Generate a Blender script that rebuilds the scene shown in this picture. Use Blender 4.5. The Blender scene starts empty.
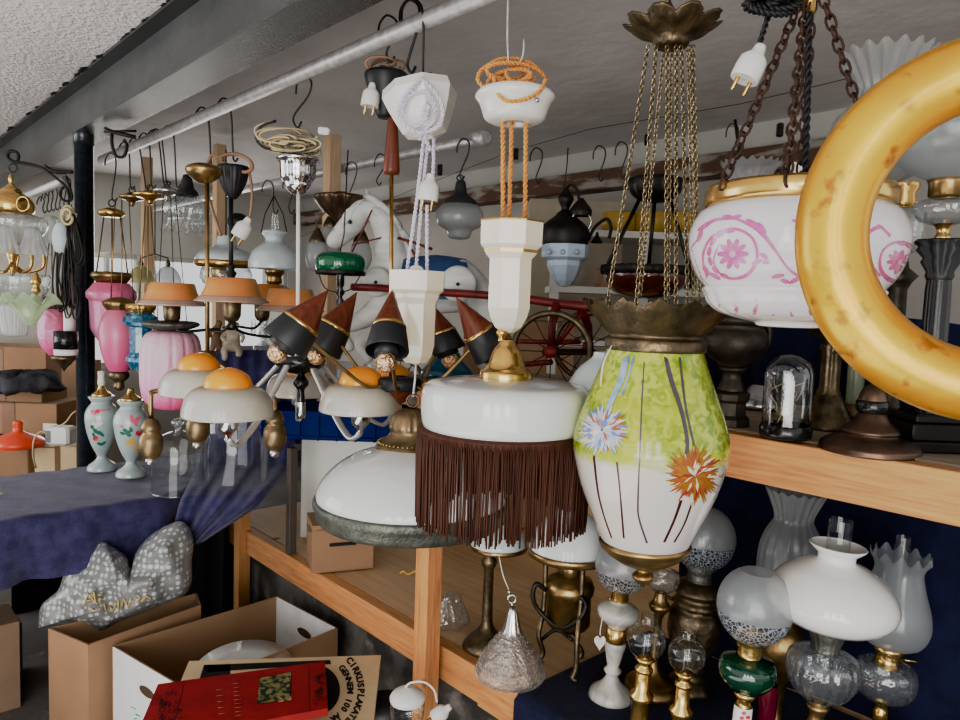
import bpy, random
from math import *
from mathutils import Vector as V, Matrix
random.seed(7)
PI = pi
col = bpy.context.scene.collection
sc = bpy.context.scene
# ------------------------------------------------------------------ camera
F = 720.0
AZ, PT, RO = radians(42.4), radians(4.5), radians(2.0)
CAM = V((0, 0, 1.55))
fw = V((sin(AZ)*cos(PT), cos(AZ)*cos(PT), -sin(PT)))
r0 = V((cos(AZ), -sin(AZ), 0)); u0 = r0.cross(fw)
rt = r0*cos(RO)+u0*sin(RO); up = u0*cos(RO)-r0*sin(RO)
def P(x, y, Z): return CAM + (fw + rt*((x-480)/F) + up*((360-y)/F))*Z
def PH(x, y, z):
    d = fw + rt*((x-480)/F) + up*((360-y)/F); t = (z-CAM.z)/d.z
    return CAM + d*t
cd = bpy.data.cameras.new('camera'); cam = bpy.data.objects.new('camera', cd); col.objects.link(cam)
cd.sensor_width = 36; cd.lens = F/960*36; cd.clip_start = .05
m3 = Matrix((rt, up, -fw)).transposed()
cam.matrix_world = Matrix.Translation(CAM) @ m3.to_4x4()
sc.camera = cam
# ------------------------------------------------------------------ materials
def newmat(name):
    m = bpy.data.materials.new(name); m.use_nodes = True
    nt = m.node_tree; nt.nodes.clear()
    o = nt.nodes.new('ShaderNodeOutputMaterial')
    return m, nt, o
def rgba(c): return (c[0], c[1], c[2], 1)
def noise_fac(nt, scale, detail=4, stretch=(1,1,1), lo=.35, hi=.65, dist=0, seed=0):
    tc = nt.nodes.new('ShaderNodeTexCoord'); mp = nt.nodes.new('ShaderNodeMapping')
    mp.inputs['Scale'].default_value = stretch; mp.inputs['Location'].default_value = (seed, seed*.7, seed*1.3)
    nt.links.new(tc.outputs['Object'], mp.inputs[0])
    n = nt.nodes.new('ShaderNodeTexNoise'); n.inputs['Scale'].default_value = scale; n.inputs['Detail'].default_value = detail
    n.inputs['Distortion'].default_value = dist
    nt.links.new(mp.outputs[0], n.inputs['Vector'])
    mr = nt.nodes.new('ShaderNodeMapRange'); mr.inputs[1].default_value = lo; mr.inputs[2].default_value = hi
    nt.links.new(n.outputs['Fac'], mr.inputs[0])
    return mr.outputs[0], n.outputs['Fac'], mp
def mixc(nt, fac, a, b):
    m = nt.nodes.new('ShaderNodeMix'); m.data_type = 'RGBA'
    nt.links.new(fac, m.inputs[0])
    for i, c in ((6, a), (7, b)):
        if isinstance(c, (tuple, list)): m.inputs[i].default_value = rgba(c)
        else: nt.links.new(c, m.inputs[i])
    return m.outputs[2]
def pm(name, c, rough=.5, metal=0, c2=None, ns=10, lo=.35, hi=.65, bump=0, bs=60, coat=0, stretch=(1,1,1), dist=0,
       sheen=0, c3=None, n3=40, em=None, trans=None, spec=None):
    m, nt, o = newmat(name); b = nt.nodes.new('ShaderNodeBsdfPrincipled')
    b.inputs['Base Color'].default_value = rgba(c); b.inputs['Roughness'].default_value = rough
    b.inputs['Metallic'].default_value = metal; b.inputs['Coat Weight'].default_value = coat
    b.inputs['Coat Roughness'].default_value = .08
    if spec is not None: b.inputs['Specular IOR Level'].default_value = spec
    if sheen: b.inputs['Sheen Weight'].default_value = sheen
    if c2 is None and metal < .5:
        c2 = tuple(x*.86 for x in c)
    if c2 is not None:
        f, _, _ = noise_fac(nt, ns, 5, stretch, lo, hi, dist)
        cc = mixc(nt, f, c, c2)
        if c3 is not None:
            f3, _, _ = noise_fac(nt, n3, 3, (1,1,1), .6, .72, 0, 5.3); cc = mixc(nt, f3, cc, c3)
        nt.links.new(cc, b.inputs['Base Color'])
    if bump:
        _, n, _ = noise_fac(nt, bs, 4, stretch)
        bp = nt.nodes.new('ShaderNodeBump'); bp.inputs['Strength'].default_value = bump; bp.inputs['Distance'].default_value = .01
        nt.links.new(n, bp.inputs['Height']); nt.links.new(bp.outputs[0], b.inputs['Normal'])
    if em:
        b.inputs['Emission Color'].default_value = rgba(em[0]); b.inputs['Emission Strength'].default_value = em[1]
    out = b.outputs[0]
    if trans:     # (amount, colour) translucent share
        t = nt.nodes.new('ShaderNodeBsdfTranslucent'); t.inputs[0].default_value = rgba(trans[1])
        mx = nt.nodes.new('ShaderNodeMixShader'); mx.inputs[0].default_value = trans[0]
        nt.links.new(out, mx.inputs[1]); nt.links.new(t.outputs[0], mx.inputs[2]); out = mx.outputs[0]
    nt.links.new(out, o.inputs[0])
    return m
def glass(name, tint=(.95,.97,.97), refl=1.0, base=.06, rough=.03, milk=0, lat=0, milkc=(.8,.82,.83), bump=0, bs=60, dark=.35):
    """thin blown glass: see-through face-on, reflecting and darker towards the edge"""
    m, nt, o = newmat(name)
    tr = nt.nodes.new('ShaderNodeBsdfTransparent'); gl = nt.nodes.new('ShaderNodeBsdfGlossy'); gl.inputs['Roughness'].default_value = rough
    gl.inputs[0].default_value = (1,1,1,1)
    lw = nt.nodes.new('ShaderNodeLayerWeight'); lw.inputs[0].default_value = .5
    mr = nt.nodes.new('ShaderNodeMapRange'); mr.inputs[3].default_value = base; mr.inputs[4].default_value = .75*refl
    pw = nt.nodes.new('ShaderNodeMath'); pw.operation = 'POWER'; pw.inputs[1].default_value = 2.5
    nt.links.new(lw.outputs['Facing'], pw.inputs[0]); nt.links.new(pw.outputs[0], mr.inputs[0])
    nt.links.new(mixc(nt, pw.outputs[0], tint, tuple(x*(1-dark) for x in tint)), tr.inputs[0])
    if bump:
        _, n, _ = noise_fac(nt, bs, 2)
        bp = nt.nodes.new('ShaderNodeBump'); bp.inputs['Strength'].default_value = bump; bp.inputs['Distance'].default_value = .01
        nt.links.new(n, bp.inputs['Height']); nt.links.new(bp.outputs[0], gl.inputs['Normal']); nt.links.new(bp.outputs[0], lw.inputs['Normal'])
    base_s = tr.outputs[0]
    if milk:
        d = nt.nodes.new('ShaderNodeBsdfDiffuse'); d.inputs[0].default_value = rgba(milkc)
        t = nt.nodes.new('ShaderNodeBsdfTranslucent'); t.inputs[0].default_value = rgba(milkc)
        a = nt.nodes.new('ShaderNodeMixShader'); a.inputs[0].default_value = .5
        nt.links.new(d.outputs[0], a.inputs[1]); nt.links.new(t.outputs[0], a.inputs[2])
        b = nt.nodes.new('ShaderNodeMixShader'); b.inputs[0].default_value = milk
        if lat:
            tcx = nt.nodes.new('ShaderNodeTexCoord'); vx = nt.nodes.new('ShaderNodeTexVoronoi'); vx.inputs['Scale'].default_value = lat; vx.feature = 'DISTANCE_TO_EDGE'; nt.links.new(tcx.outputs['Object'], vx.inputs['Vector'])
            mx_ = nt.nodes.new('ShaderNodeMapRange'); mx_.inputs[1].default_value = .04; mx_.inputs[2].default_value = .14; mx_.inputs[3].default_value = .8; mx_.inputs[4].default_value = .08; nt.links.new(vx.outputs['Distance'], mx_.inputs[0]); nt.links.new(mx_.outputs[0], b.inputs[0])
        nt.links.new(base_s, b.inputs[1]); nt.links.new(a.outputs[0], b.inputs[2]); base_s = b.outputs[0]
    mx = nt.nodes.new('ShaderNodeMixShader'); nt.links.new(mr.outputs[0], mx.inputs[0])
    nt.links.new(base_s, mx.inputs[1]); nt.links.new(gl.outputs[0], mx.inputs[2])
    nt.links.new(mx.outputs[0], o.inputs[0])
    return m
def grad(name, stops, z0, z1, rough=.3, coat=.5, noise=0, trans=None, bump=0, bs=50):
    """colour ramp along local height z0..z1"""
    m, nt, o = newmat(name); b = nt.nodes.new('ShaderNodeBsdfPrincipled'); b.inputs['Roughness'].default_value = rough
    b.inputs['Coat Weight'].default_value = coat; b.inputs['Coat Roughness'].default_value = .08
    tc = nt.nodes.new('ShaderNodeTexCoord'); sp = nt.nodes.new('ShaderNodeSeparateXYZ'); nt.links.new(tc.outputs['Object'], sp.inputs[0])
    mr = nt.nodes.new('ShaderNodeMapRange'); mr.inputs[1].default_value = z0; mr.inputs[2].default_value = z1
    nt.links.new(sp.outputs[2], mr.inputs[0]); fac = mr.outputs[0]
    if noise:
        n = nt.nodes.new('ShaderNodeTexNoise'); n.inputs['Scale'].default_value = 60; nt.links.new(tc.outputs['Object'], n.inputs['Vector'])
        ma = nt.nodes.new('ShaderNodeMath'); ma.operation = 'MULTIPLY_ADD'; ma.inputs[1].default_value = noise; ma.inputs[2].default_value = -noise/2
        nt.links.new(n.outputs['Fac'], ma.inputs[0]); ad = nt.nodes.new('ShaderNodeMath'); ad.operation = 'ADD'
        nt.links.new(fac, ad.inputs[0]); nt.links.new(ma.outputs[0], ad.inputs[1]); fac = ad.outputs[0]
    cr = nt.nodes.new('ShaderNodeValToRGB'); e = cr.color_ramp.elements
    while len(e) < len(stops): e.new(.5)
    for i, (p, c) in enumerate(stops): e[i].position = p; e[i].color = rgba(c)
    nt.links.new(fac, cr.inputs[0]); nt.links.new(cr.outputs[0], b.inputs['Base Color'])
    if bump:
        _, n, _ = noise_fac(nt, bs, 3)
        bp = nt.nodes.new('ShaderNodeBump'); bp.inputs['Strength'].default_value = bump; bp.inputs['Distance'].default_value = .01
        nt.links.new(n, bp.inputs['Height']); nt.links.new(bp.outputs[0], b.inputs['Normal'])
    out = b.outputs[0]
    if trans:
        t = nt.nodes.new('ShaderNodeBsdfTranslucent'); nt.links.new(cr.outputs[0], t.inputs[0])
        mx = nt.nodes.new('ShaderNodeMixShader'); mx.inputs[0].default_value = trans
        nt.links.new(out, mx.inputs[1]); nt.links.new(t.outputs[0], mx.inputs[2]); out = mx.outputs[0]
    nt.links.new(out, o.inputs[0])
    return m
def artglass():
    """lime mottled glass above a ragged edge, iridescent milk white below"""
    m, nt, o = newmat('lime_art_glass'); b = nt.nodes.new('ShaderNodeBsdfPrincipled')
    b.inputs['Roughness'].default_value = .22; b.inputs['Coat Weight'].default_value = .7; b.inputs['Coat Roughness'].default_value = .05
    f1, n1, _ = noise_fac(nt, 55, 3, (1,1,1), .42, .6, 1.2)
    f2, n2, _ = noise_fac(nt, 22, 3, (1,1,1), .4, .65, .5, 3)
    g = mixc(nt, f2, (.19,.27,.004), (.36,.40,.012)); g = mixc(nt, f1, g, (.42,.49,.07))
    f3, _, _ = noise_fac(nt, 5, 2, (1,1,.5), .4, .6, .5, 7)
    w = mixc(nt, f3, (.64,.59,.49), (.54,.50,.50))
    tc = nt.nodes.new('ShaderNodeTexCoord'); sp = nt.nodes.new('ShaderNodeSeparateXYZ'); nt.links.new(tc.outputs['Object'], sp.inputs[0])
    ad = nt.nodes.new('ShaderNodeMath'); ad.operation = 'MULTIPLY_ADD'; ad.inputs[1].default_value = .045
    nt.links.new(n1, ad.inputs[0]); nt.links.new(sp.outputs[2], ad.inputs[2])
    mr = nt.nodes.new('ShaderNodeMapRange'); mr.name = 'EDGE'; mr.inputs[1].default_value = .0; mr.inputs[2].default_value = .02
    nt.links.new(ad.outputs[0], mr.inputs[0])
    nt.links.new(mixc(nt, mr.outputs[0], w, g), b.inputs['Base Color'])
    nt.links.new(b.outputs[0], o.inputs[0])
    return m, mr
def pine(name, c=(.56,.30,.12), c2=(.38,.175,.06), axis=1, knots=True, sc_=3.0):
    m, nt, o = newmat(name); b = nt.nodes.new('ShaderNodeBsdfPrincipled'); b.inputs['Roughness'].default_value = .55
    st = [9,9,9]; st[axis] = .5
    f, n, mp = noise_fac(nt, sc_, 3, st, .3, .7, .6)
    f2, n2, _ = noise_fac(nt, sc_*6, 4, st, .3, .7, .2, 4)
    cc = mixc(nt, f, c, c2); cc = mixc(nt, f2, cc, tuple(min(1, x*1.15) for x in c))
    if knots:
        tc = nt.nodes.new('ShaderNodeTexCoord'); vo = nt.nodes.new('ShaderNodeTexVoronoi'); vo.inputs['Scale'].default_value = 5.2
        vo.inputs['Randomness'].default_value = 1
        nt.links.new(tc.outputs['Object'], vo.inputs['Vector'])
        mr = nt.nodes.new('ShaderNodeMapRange'); mr.inputs[1].default_value = .05; mr.inputs[2].default_value = .13
        mr.inputs[3].default_value = 1; mr.inputs[4].default_value = 0
        nt.links.new(vo.outputs['Distance'], mr.inputs[0]); cc = mixc(nt, mr.outputs[0], cc, (.14,.06,.025))
    nt.links.new(cc, b.inputs['Base Color'])
    nt.links.new(b.outputs[0], o.inputs[0])
    return m
M = {}
M['ceil'] = None
M['opal'] = pm('opal_glass', (.80,.83,.82), .08, c2=(.78,.80,.80), coat=.6, trans=(.12,(.9,.92,.92)))
M['opalwarm'] = pm('opal_glass_warm', (.83,.80,.77), .07, c2=(.80,.77,.75), coat=.6)
M['opalgrey'] = pm('opal_glass_grey', (.60,.66,.67), .10, c2=(.56,.62,.63), coat=.6)
M['porc'] = pm('cream_porcelain', (.82,.73,.57), .12, c2=(.79,.69,.53), coat=.6)
M['porcw'] = pm('white_porcelain', (.80,.78,.72), .12, c2=(.77,.75,.69), coat=.5)
M['giltline'] = pm('gilt_line', (.55,.38,.14), .25, .9)
M['brass'] = pm('polished_brass', (.72,.50,.19), .2, .9, c2=(.6,.40,.14), ns=30, bump=.03, bs=40)
M['brasso'] = pm('aged_brass', (.42,.29,.13), .3, .85, c2=(.24,.17,.08), ns=25, bump=.08, bs=60)
M['darkbrass'] = pm('dull_socket_brass', (.30,.22,.12), .38, .7, c2=(.17,.13,.08), ns=30)
M['bronze'] = pm('dark_bronze', (.21,.16,.095), .38, .75, c2=(.10,.08,.055), ns=30, bump=.25, bs=70)
M['pewter'] = pm('grey_pewter', (.17,.175,.15), .42, .55, c2=(.10,.105,.09), ns=30, bump=.35, bs=120)
M['copper'] = pm('brown_copper', (.19,.12,.085), .33, .75, c2=(.10,.075,.055), ns=15)
M['iron'] = pm('black_iron', (.022,.021,.02), .45, .4, c2=(.04,.035,.03), ns=20, bump=.15, bs=60)
M['rust'] = pm('rusty_iron', (.10,.05,.032), .7, .3, c2=(.05,.03,.025), ns=60, bump=.3, bs=120)
M['chrome'] = pm('chrome', (.72,.73,.74), .09, 1)
M['silver'] = pm('dull_silver', (.66,.65,.63), .22, .9, c2=(.5,.5,.49), ns=30)
M['steel'] = pm('galvanised_steel', (.62,.62,.61), .42, .4, c2=(.45,.45,.45), ns=35, bump=.15, bs=60)
M['wire'] = pm('dark_wire', (.05,.047,.045), .45, .6)
M['satin'] = pm('satin_chrome', (.74,.74,.72), .25, .6, c2=(.66,.66,.64))
M['chain'] = pm('pale_brass_chain', (.50,.42,.27), .28, 1, c2=(.3,.24,.14), ns=60)
M['gold'] = pm('gold_leaf', (.70,.40,.025), .32, .5, c2=(.55,.29,.018), ns=11, lo=.35, hi=.7, c3=(.36,.17,.02), n3=46, bump=.10, bs=34, coat=.25)
M['black'] = pm('black_lacquer', (.012,.012,.013), .22, c2=(.02,.02,.02), coat=.3)
M['matblack'] = pm('matt_black_enamel', (.018,.02,.022), .42, c2=(.03,.03,.032))
M['white'] = pm('white_plastic', (.78,.77,.72), .35)
M['orangecord'] = pm('orange_silk_cord', (.72,.34,.06), .6, c2=(.5,.22,.03), ns=200, sheen=.4)
M['whitecord'] = pm('lilac_white_cord', (.78,.76,.82), .6, c2=(.5,.47,.62), ns=120, sheen=.3)
M['beigecord'] = pm('beige_cord', (.50,.43,.28), .5)
M['browncord'] = pm('brown_leathery_cord', (.33,.20,.12), .5)
M['blackcord'] = pm('black_twisted_cord', (.02,.02,.022), .55)
M['fringe'] = pm('brown_fringe', (.105,.044,.030), .6, c2=(.06,.026,.018), ns=90, stretch=(1,1,.05), spec=.25)
M['yolk'] = pm('orange_yellow_plastic', (.90,.37,.01), .28, c2=(.84,.33,.01), coat=.3)
M['egg'] = pm('cream_grey_acrylic', (.60,.57,.50), .16, c2=(.57,.54,.47), coat=.5, trans=(.2,(.8,.76,.66)))
M['terra'] = pm('ochre_ceramic', (.60,.28,.085), .35, c2=(.50,.22,.06), ns=6, coat=.3)
M['terraw'] = pm('greyish_pink_glaze', (.42,.30,.24), .25, coat=.3)
M['teak'] = pm('teak', (.20,.055,.025), .35, c2=(.12,.03,.015), ns=14, stretch=(6,6,.6), coat=.15)
M['clear'] = glass('clear_glass')
M['cut'] = glass('cut_glass', (.90,.93,.93), 1.0, .10, .05, milk=.14, milkc=(.8,.82,.82), bump=.35, bs=45, dark=.4)
M['frost'] = glass('frosted_glass', (.85,.87,.87), .4, .04, .2, milk=.5, milkc=(.70,.73,.75))
M['frostl'] = glass('frosted_glass_light', (.9,.9,.9), .5, .05, .2, milk=.42, milkc=(.74,.77,.77))
M['etch'] = glass('etched_lattice_glass', (.55,.6,.66), .5, .06, .15, milk=.3, lat=110, milkc=(.66,.70,.76), dark=.5)
M['mirrorbulb'] = pm('golden_crackle_bulb', (.95,.72,.48), .12, .85, c2=(.5,.26,.12), ns=160, bump=.9, bs=110)
M['pink1'] = grad('pink_glass', [(0,(.78,.16,.32)),(1,(.76,.24,.36))], -.1, .1, .3, .4, trans=.15)
M['greenglass'] = pm('green_enamel', (.003,.13,.055), .07, c2=(.003,.11,.045), coat=.7)
M['darkgreen'] = pm('emerald_glass', (.004,.06,.03), .05, c2=(.003,.03,.02), coat=1)
M['teal'] = pm('teal_cut_glass', (.006,.10,.18), .06, c2=(.08,.36,.46), ns=60, lo=.52, hi=.64, coat=.9, bump=.25, bs=60)
M['marble'] = pm('white_marble', (.62,.60,.55), .25, c2=(.40,.39,.36), ns=14, dist=1.5)
M['card'] = pm('cardboard', (.36,.235,.14), .8, c2=(.32,.205,.12), ns=5)
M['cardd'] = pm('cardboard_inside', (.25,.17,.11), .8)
M['cardw'] = pm('white_box_print', (.80,.80,.79), .6)
M['navy'] = pm('navy_velvet', (.004,.006,.030), .9, c2=(.009,.012,.05), ns=20, sheen=.12, bump=.3, bs=90)
M['purple'] = pm('blue_purple_velvet', (.024,.021,.075), .85, c2=(.055,.048,.135), ns=22, sheen=.3, bump=.4, bs=120)
M['pine'] = pine('pine_wood'); M['pinez'] = pine('pine_post', axis=2); M['palepost'] = pine('pale_post', (.60,.45,.30), (.48,.34,.21), 2); M['ply'] = pine('plywood', (.62,.44,.26), (.52,.35,.19), 1, True, 1.4)
M['shelfwood'] = pm('worn_shelf_board', (.46,.36,.26), .7, c2=(.30,.23,.16), ns=5, stretch=(6,1,6))
M['stone'] = pm('grey_rubble_stone', (.16,.15,.135), .9, c2=(.055,.05,.045), ns=6, lo=.4, hi=.6, bump=.7, bs=14, c3=(.26,.24,.22), n3=9)
M['red'] = pm('red_cloth_cover', (.33,.013,.018), .6, c2=(.25,.009,.013), ns=12)
M['redpaint'] = pm('worn_red_paint', (.23,.03,.03), .45, c2=(.13,.02,.02), ns=20)
M['horse'] = pm('whitewashed_wood', (.72,.73,.70), .7, c2=(.60,.61,.59), ns=8, stretch=(1,1,4), bump=.15, bs=20, c3=(.27,.26,.24), n3=9)
M['bluepaint'] = pm('faded_blue_paint', (.055,.12,.28), .6, c2=(.04,.09,.22))
M['cream'] = pm('cream_card', (.70,.58,.38), .7, c2=(.66,.54,.34))
M['print_and_shade'] = pm('dark_print_and_shade', (.015,.013,.012), .6)
M['orangered'] = pm('orange_red_enamel', (.72,.09,.025), .3, coat=.4)
M['bluecrate'] = pm('blue_plastic', (.003,.018,.14), .6, spec=.15)
M['beige'] = pm('beige_paint', (.50,.44,.33), .7)
M['whitep'] = pm('white_paint', (.62,.62,.58), .6, c2=(.55,.55,.52), ns=3)
M['greyp'] = pm('grey_paint', (.20,.21,.21), .6)
M['yellow'] = pm('mustard_paint', (.52,.34,.06), .45)
M['string'] = pm('white_string', (.7,.68,.62), .7)
M['darkvase'] = pm('dark_patina', (.085,.072,.055), .45, .55, c2=(.045,.04,.032), ns=18, bump=.25, bs=45)
M['onyx'] = pm('green_onyx', (.30,.33,.22), .25, c2=(.20,.24,.15), ns=12)
# ------------------------------------------------------------------ mesh helpers
def cr(pts, n):
    """smooth path through points (tuples of any length)"""
    if n <= 1 or len(pts) < 3: return [tuple(p) for p in pts]
    out = []
    for i in range(len(pts)-1):
        p1, p2 = pts[i], pts[i+1]
        p0 = pts[i-1] if i else tuple(2*a-b for a, b in zip(p1, p2))
        p3 = pts[i+2] if i+2 < len(pts) else tuple(2*b-a for a, b in zip(p1, p2))
        for k in range(n):
            t = k/n
            out.append(tuple(.5*((2*b)+(c-a)*t+(2*a-5*b+4*c-d)*t*t+(-a+3*b-3*c+d)*t**3) for a, b, c, d in zip(p0, p1, p2, p3)))
    out.append(tuple(pts[-1])); return out
class MB:
    def __init__(s, T=None): s.v = []; s.f = []; s.m = []; s.T = T; s.sm = []
    def add(s, vs, fs, m=0, smooth=True):
        b = len(s.v); s.v += [V(v) for v in vs]
        for f in fs: s.f.append([b+i for i in f]); s.m.append(m); s.sm.append(smooth)
    def rings(s, rings, m=0, closed_u=True, cap=(False, False), smooth=True, loop=False):
        n = len(rings[0]); vs = [p for r in rings for p in r]; fs = []
        R = len(rings)
        for i in range(R if loop else R-1):
            j = (i+1) % R
            for k in range(n if closed_u else n-1):
                q = (k+1) % n; fs.append([i*n+k, i*n+q, j*n+q, j*n+k])
        if cap[0]: fs.append(list(range(n))[::-1])
        if cap[1]: fs.append([(R-1)*n+k for k in range(n)])
        s.add(vs, fs, m, smooth)
    def lathe(s, prof, o=(0,0), seg=32, m=0, rf=None, sm=1, smooth=True, mat4=None, cap=(False, False), th0=0, th1=None):
        pr = cr(prof, sm); rings = []
        closed = th1 is None
        for i, (r, z) in enumerate(pr):
            k = i/(len(pr)-1); ring = []
            for a in range(seg if closed else seg+1):
                th = th0+(2*PI if closed else th1-th0)*a/seg; rr, zz = (r, z) if rf is None else rf(th, k, r, z)
                p = V((o[0]+rr*cos(th), o[1]+rr*sin(th), zz))
                ring.append(mat4 @ p if mat4 else p)
            rings.append(ring)
        s.rings(rings, m, closed, cap, smooth)
    def tube(s, pts, r, seg=6, m=0, sm=1, closed=False, cap=True, flat=1.0):
        pts = [V(p) for p in cr([tuple(p) for p in pts], sm)]
        n = len(pts); rs = r if isinstance(r, (list, tuple)) else [r]
        def R(i):
            t = i/max(1, n-1)*(len(rs)-1); a = int(t); b = min(a+1, len(rs)-1); return rs[a]+(rs[b]-rs[a])*(t-a)
        rings = []; nrm = None
        for i, p in enumerate(pts):
            t = (pts[(i+1) % n]-pts[i-1]) if closed else (pts[min(i+1, n-1)]-pts[max(i-1, 0)])
            if t.length < 1e-9: t = V((0,0,1))
            t.normalize()
            if nrm is None:
                a = V((0,0,1)) if abs(t.z) < .9 else V((1,0,0)); nrm = t.cross(a).normalized()
            nrm = (nrm-t*nrm.dot(t))
            if nrm.length < 1e-6: nrm = t.orthogonal()
            nrm.normalize(); bi = t.cross(nrm)
            rings.append([p+nrm*cos(2*PI*k/seg)*R(i)+bi*sin(2*PI*k/seg)*R(i)*flat for k in range(seg)])
        s.rings(rings, m, True, (cap and not closed, cap and not closed), True, closed)
    def box(s, c, size, rot=None, m=0, bev=0):
        x, y, z = size[0]/2, size[1]/2, size[2]/2; c = V(c)
        def tr(p): p = V(p); return c+(rot @ p if rot else p)
        if not bev:
            vs = [tr((a*x, b*y, d*z)) for a in (-1,1) for b in (-1,1) for d in (-1,1)]
            s.add(vs, [[0,1,3,2],[4,6,7,5],[0,4,5,1],[2,3,7,6],[0,2,6,4],[1,5,7,3]], m, False); return
        b = min(bev, x*.9, y*.9, z*.9); rings = []
        for (zz, ins) in ((-z, b), (-z+b, 0), (z-b, 0), (z, b)):
            ring = []
            for (sx, sy) in ((1,1),(-1,1),(-1,-1),(1,-1)):
                xx, yy = x-ins, y-ins
                if sx*sy > 0: q = [(sx*xx, sy*(yy-b)), (sx*(xx-b), sy*yy)]
                else: q = [(sx*(xx-b), sy*yy), (sx*xx, sy*(yy-b))]
                ring += [tr((p[0], p[1], zz)) for p in q]
            rings.append(ring)
        s.rings(rings, m, True, (True, True), False)
    def ball(s, c, r, seg=12, m=0, squash=1.0):
        c = V(c); n = seg//2
        rings = [[c+V((r*sin(PI*(i+.02)/(n+.04))*cos(2*PI*k/seg), r*sin(PI*(i+.02)/(n+.04))*sin(2*PI*k/seg), r*squash*cos(PI*(i+.02)/(n+.04)))) for k in range(seg)] for i in range(n+1)]
        s.rings(rings, m, True, (True, True))
    def torus(s, c, R, r, ax=(0,0,1), seg=24, ss=8, m=0, ell=1.0):
        q = V((0,0,1)).rotation_difference(V(ax).normalized())
        s.tube([V(c)+q @ V((R*cos(2*PI*k/seg), R*ell*sin(2*PI*k/seg), 0)) for k in range(seg)], r, ss, m, closed=True)
    def chain(s, pts, L, w, r, m=0, ss=4, seg=8):
        """oval links along a path; L link pitch, w half width, r wire"""
        pts = [V(p) for p in pts]; d = 0; tot = sum((pts[i+1]-pts[i]).length for i in range(len(pts)-1)); n = max(2, int(tot/L))
        for k in range(n):
            t = (k+.5)/n*tot; i = 0
            while i < len(pts)-2 and t > (pts[i+1]-pts[i]).length: t -= (pts[i+1]-pts[i]).length; i += 1
            e = (pts[i+1]-pts[i]); dr = e.normalized(); c = pts[i]+dr*t
            a = dr.orthogonal().normalized(); b = dr.cross(a); 
            sd = a if k % 2 else b
            h = L*.5+r*1.6
            loop = []
            for j in range(seg):
                th = 2*PI*j/seg; cs = cos(th); sn = sin(th)
                loop.append(c+dr*(h*(abs(cs)**.8)*(1 if cs > 0 else -1))+sd*(w*(abs(sn)**.8)*(1 if sn > 0 else -1)))
            s.tube(loop, r, ss, m, closed=True)
    def twist(s, pts, R, r, pitch, m=0, strands=2, step=.3, sm=1):
        pts = [V(p) for p in cr([tuple(p) for p in pts], sm)]
        # resample
        out = [pts[0]]; 
        for i in range(len(pts)-1):
            e = pts[i+1]-pts[i]; k = max(1, int(e.length/(pitch*step*.5)))
            out += [pts[i]+e*(j+1)/k for j in range(k)]
        nrm = None; acc = 0; strs = [[] for _ in range(strands)]
        for i, p in enumerate(out):
            t = (out[min(i+1, len(out)-1)]-out[max(i-1, 0)])
            if t.length < 1e-9: continue
            t.normalize()
            if nrm is None: nrm = t.orthogonal()
            nrm = (nrm-t*nrm.dot(t)).normalized(); bi = t.cross(nrm)
            if i: acc += (out[i]-out[i-1]).length
            for q in range(strands):
                a = 2*PI*(acc/pitch+q/strands); strs[q].append(p+nrm*cos(a)*R+bi*sin(a)*R)
        for st in strs: s.tube(st, r, 5, m)
    def end(s, name, mats, parent=None):
        if not isinstance(mats, (list, tuple)): mats = [mats]
        me = bpy.data.meshes.new(name); me.from_pydata([tuple(v) for v in s.v], [], s.f)
        for mt in mats: me.materials.append(mt)
        me.polygons.foreach_set('material_index', s.m); me.polygons.foreach_set('use_smooth', s.sm)
        me.update()
        ob = bpy.data.objects.new(name, me); col.objects.link(ob)
        if s.T is not None: s.T.adopt(ob, parent)
        elif parent is not None: ob.parent = parent
        return ob
def tag(o, label, cat, group=None, kind=None):
    if label: o['label'] = label
    if cat: o['category'] = cat
    if group: o['group'] = group
    if kind: o['kind'] = kind
    return o
class T:
    """a thing placed at a point of the room; local x runs across, y runs away, sizes may be given in 1/F of its distance"""
    def __init__(s, name, label, cat, x, y, Z, group=None, solo=False):
        s.x, s.y, s.Z = x, y, Z; s.s = Z/F; s.o = P(x, y, Z); s.R = Matrix.Rotation(-AZ, 3, 'Z'); s.Ri = s.R.transposed()
        s.info = (name, label, cat, group); s.root = None; s.ca = cos(atan((x-480)/F))
        if not solo:
            e = bpy.data.objects.new(name, None); e.empty_display_size = .05; col.objects.link(e); s._mk(e)
    def _mk(s, e):
        e.location = s.o; e.rotation_euler = (0, 0, -AZ); tag(e, s.info[1], s.info[2], s.info[3]); s.root = e
    def adopt(s, ob, parent=None):
        if s.root is None: s._mk(ob)
        else: ob.parent = parent or s.root
    def pt(s, x, y, d=0): return s.Ri @ (P(x, y, s.Z+d*s.s)-s.o)
    def zat(s, o, y):
        a = s.o + s.R @ V((o[0], o[1], 0)) - CAM; k = (360-y)/F
        return (k*a.dot(fw)-a.dot(up))/(up.z-k*fw.z)
    def mb(s): return TM(s)
    def lat(s, name, mat, prof, parent=None, **k):
        b = TM(s); b.lat(prof, **k); return b.end(name, mat, parent)
    def tub(s, name, mat, pts, r, parent=None, **k):
        b = TM(s); b.tb(pts, r, **k); return b.end(name, mat, parent)
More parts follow.
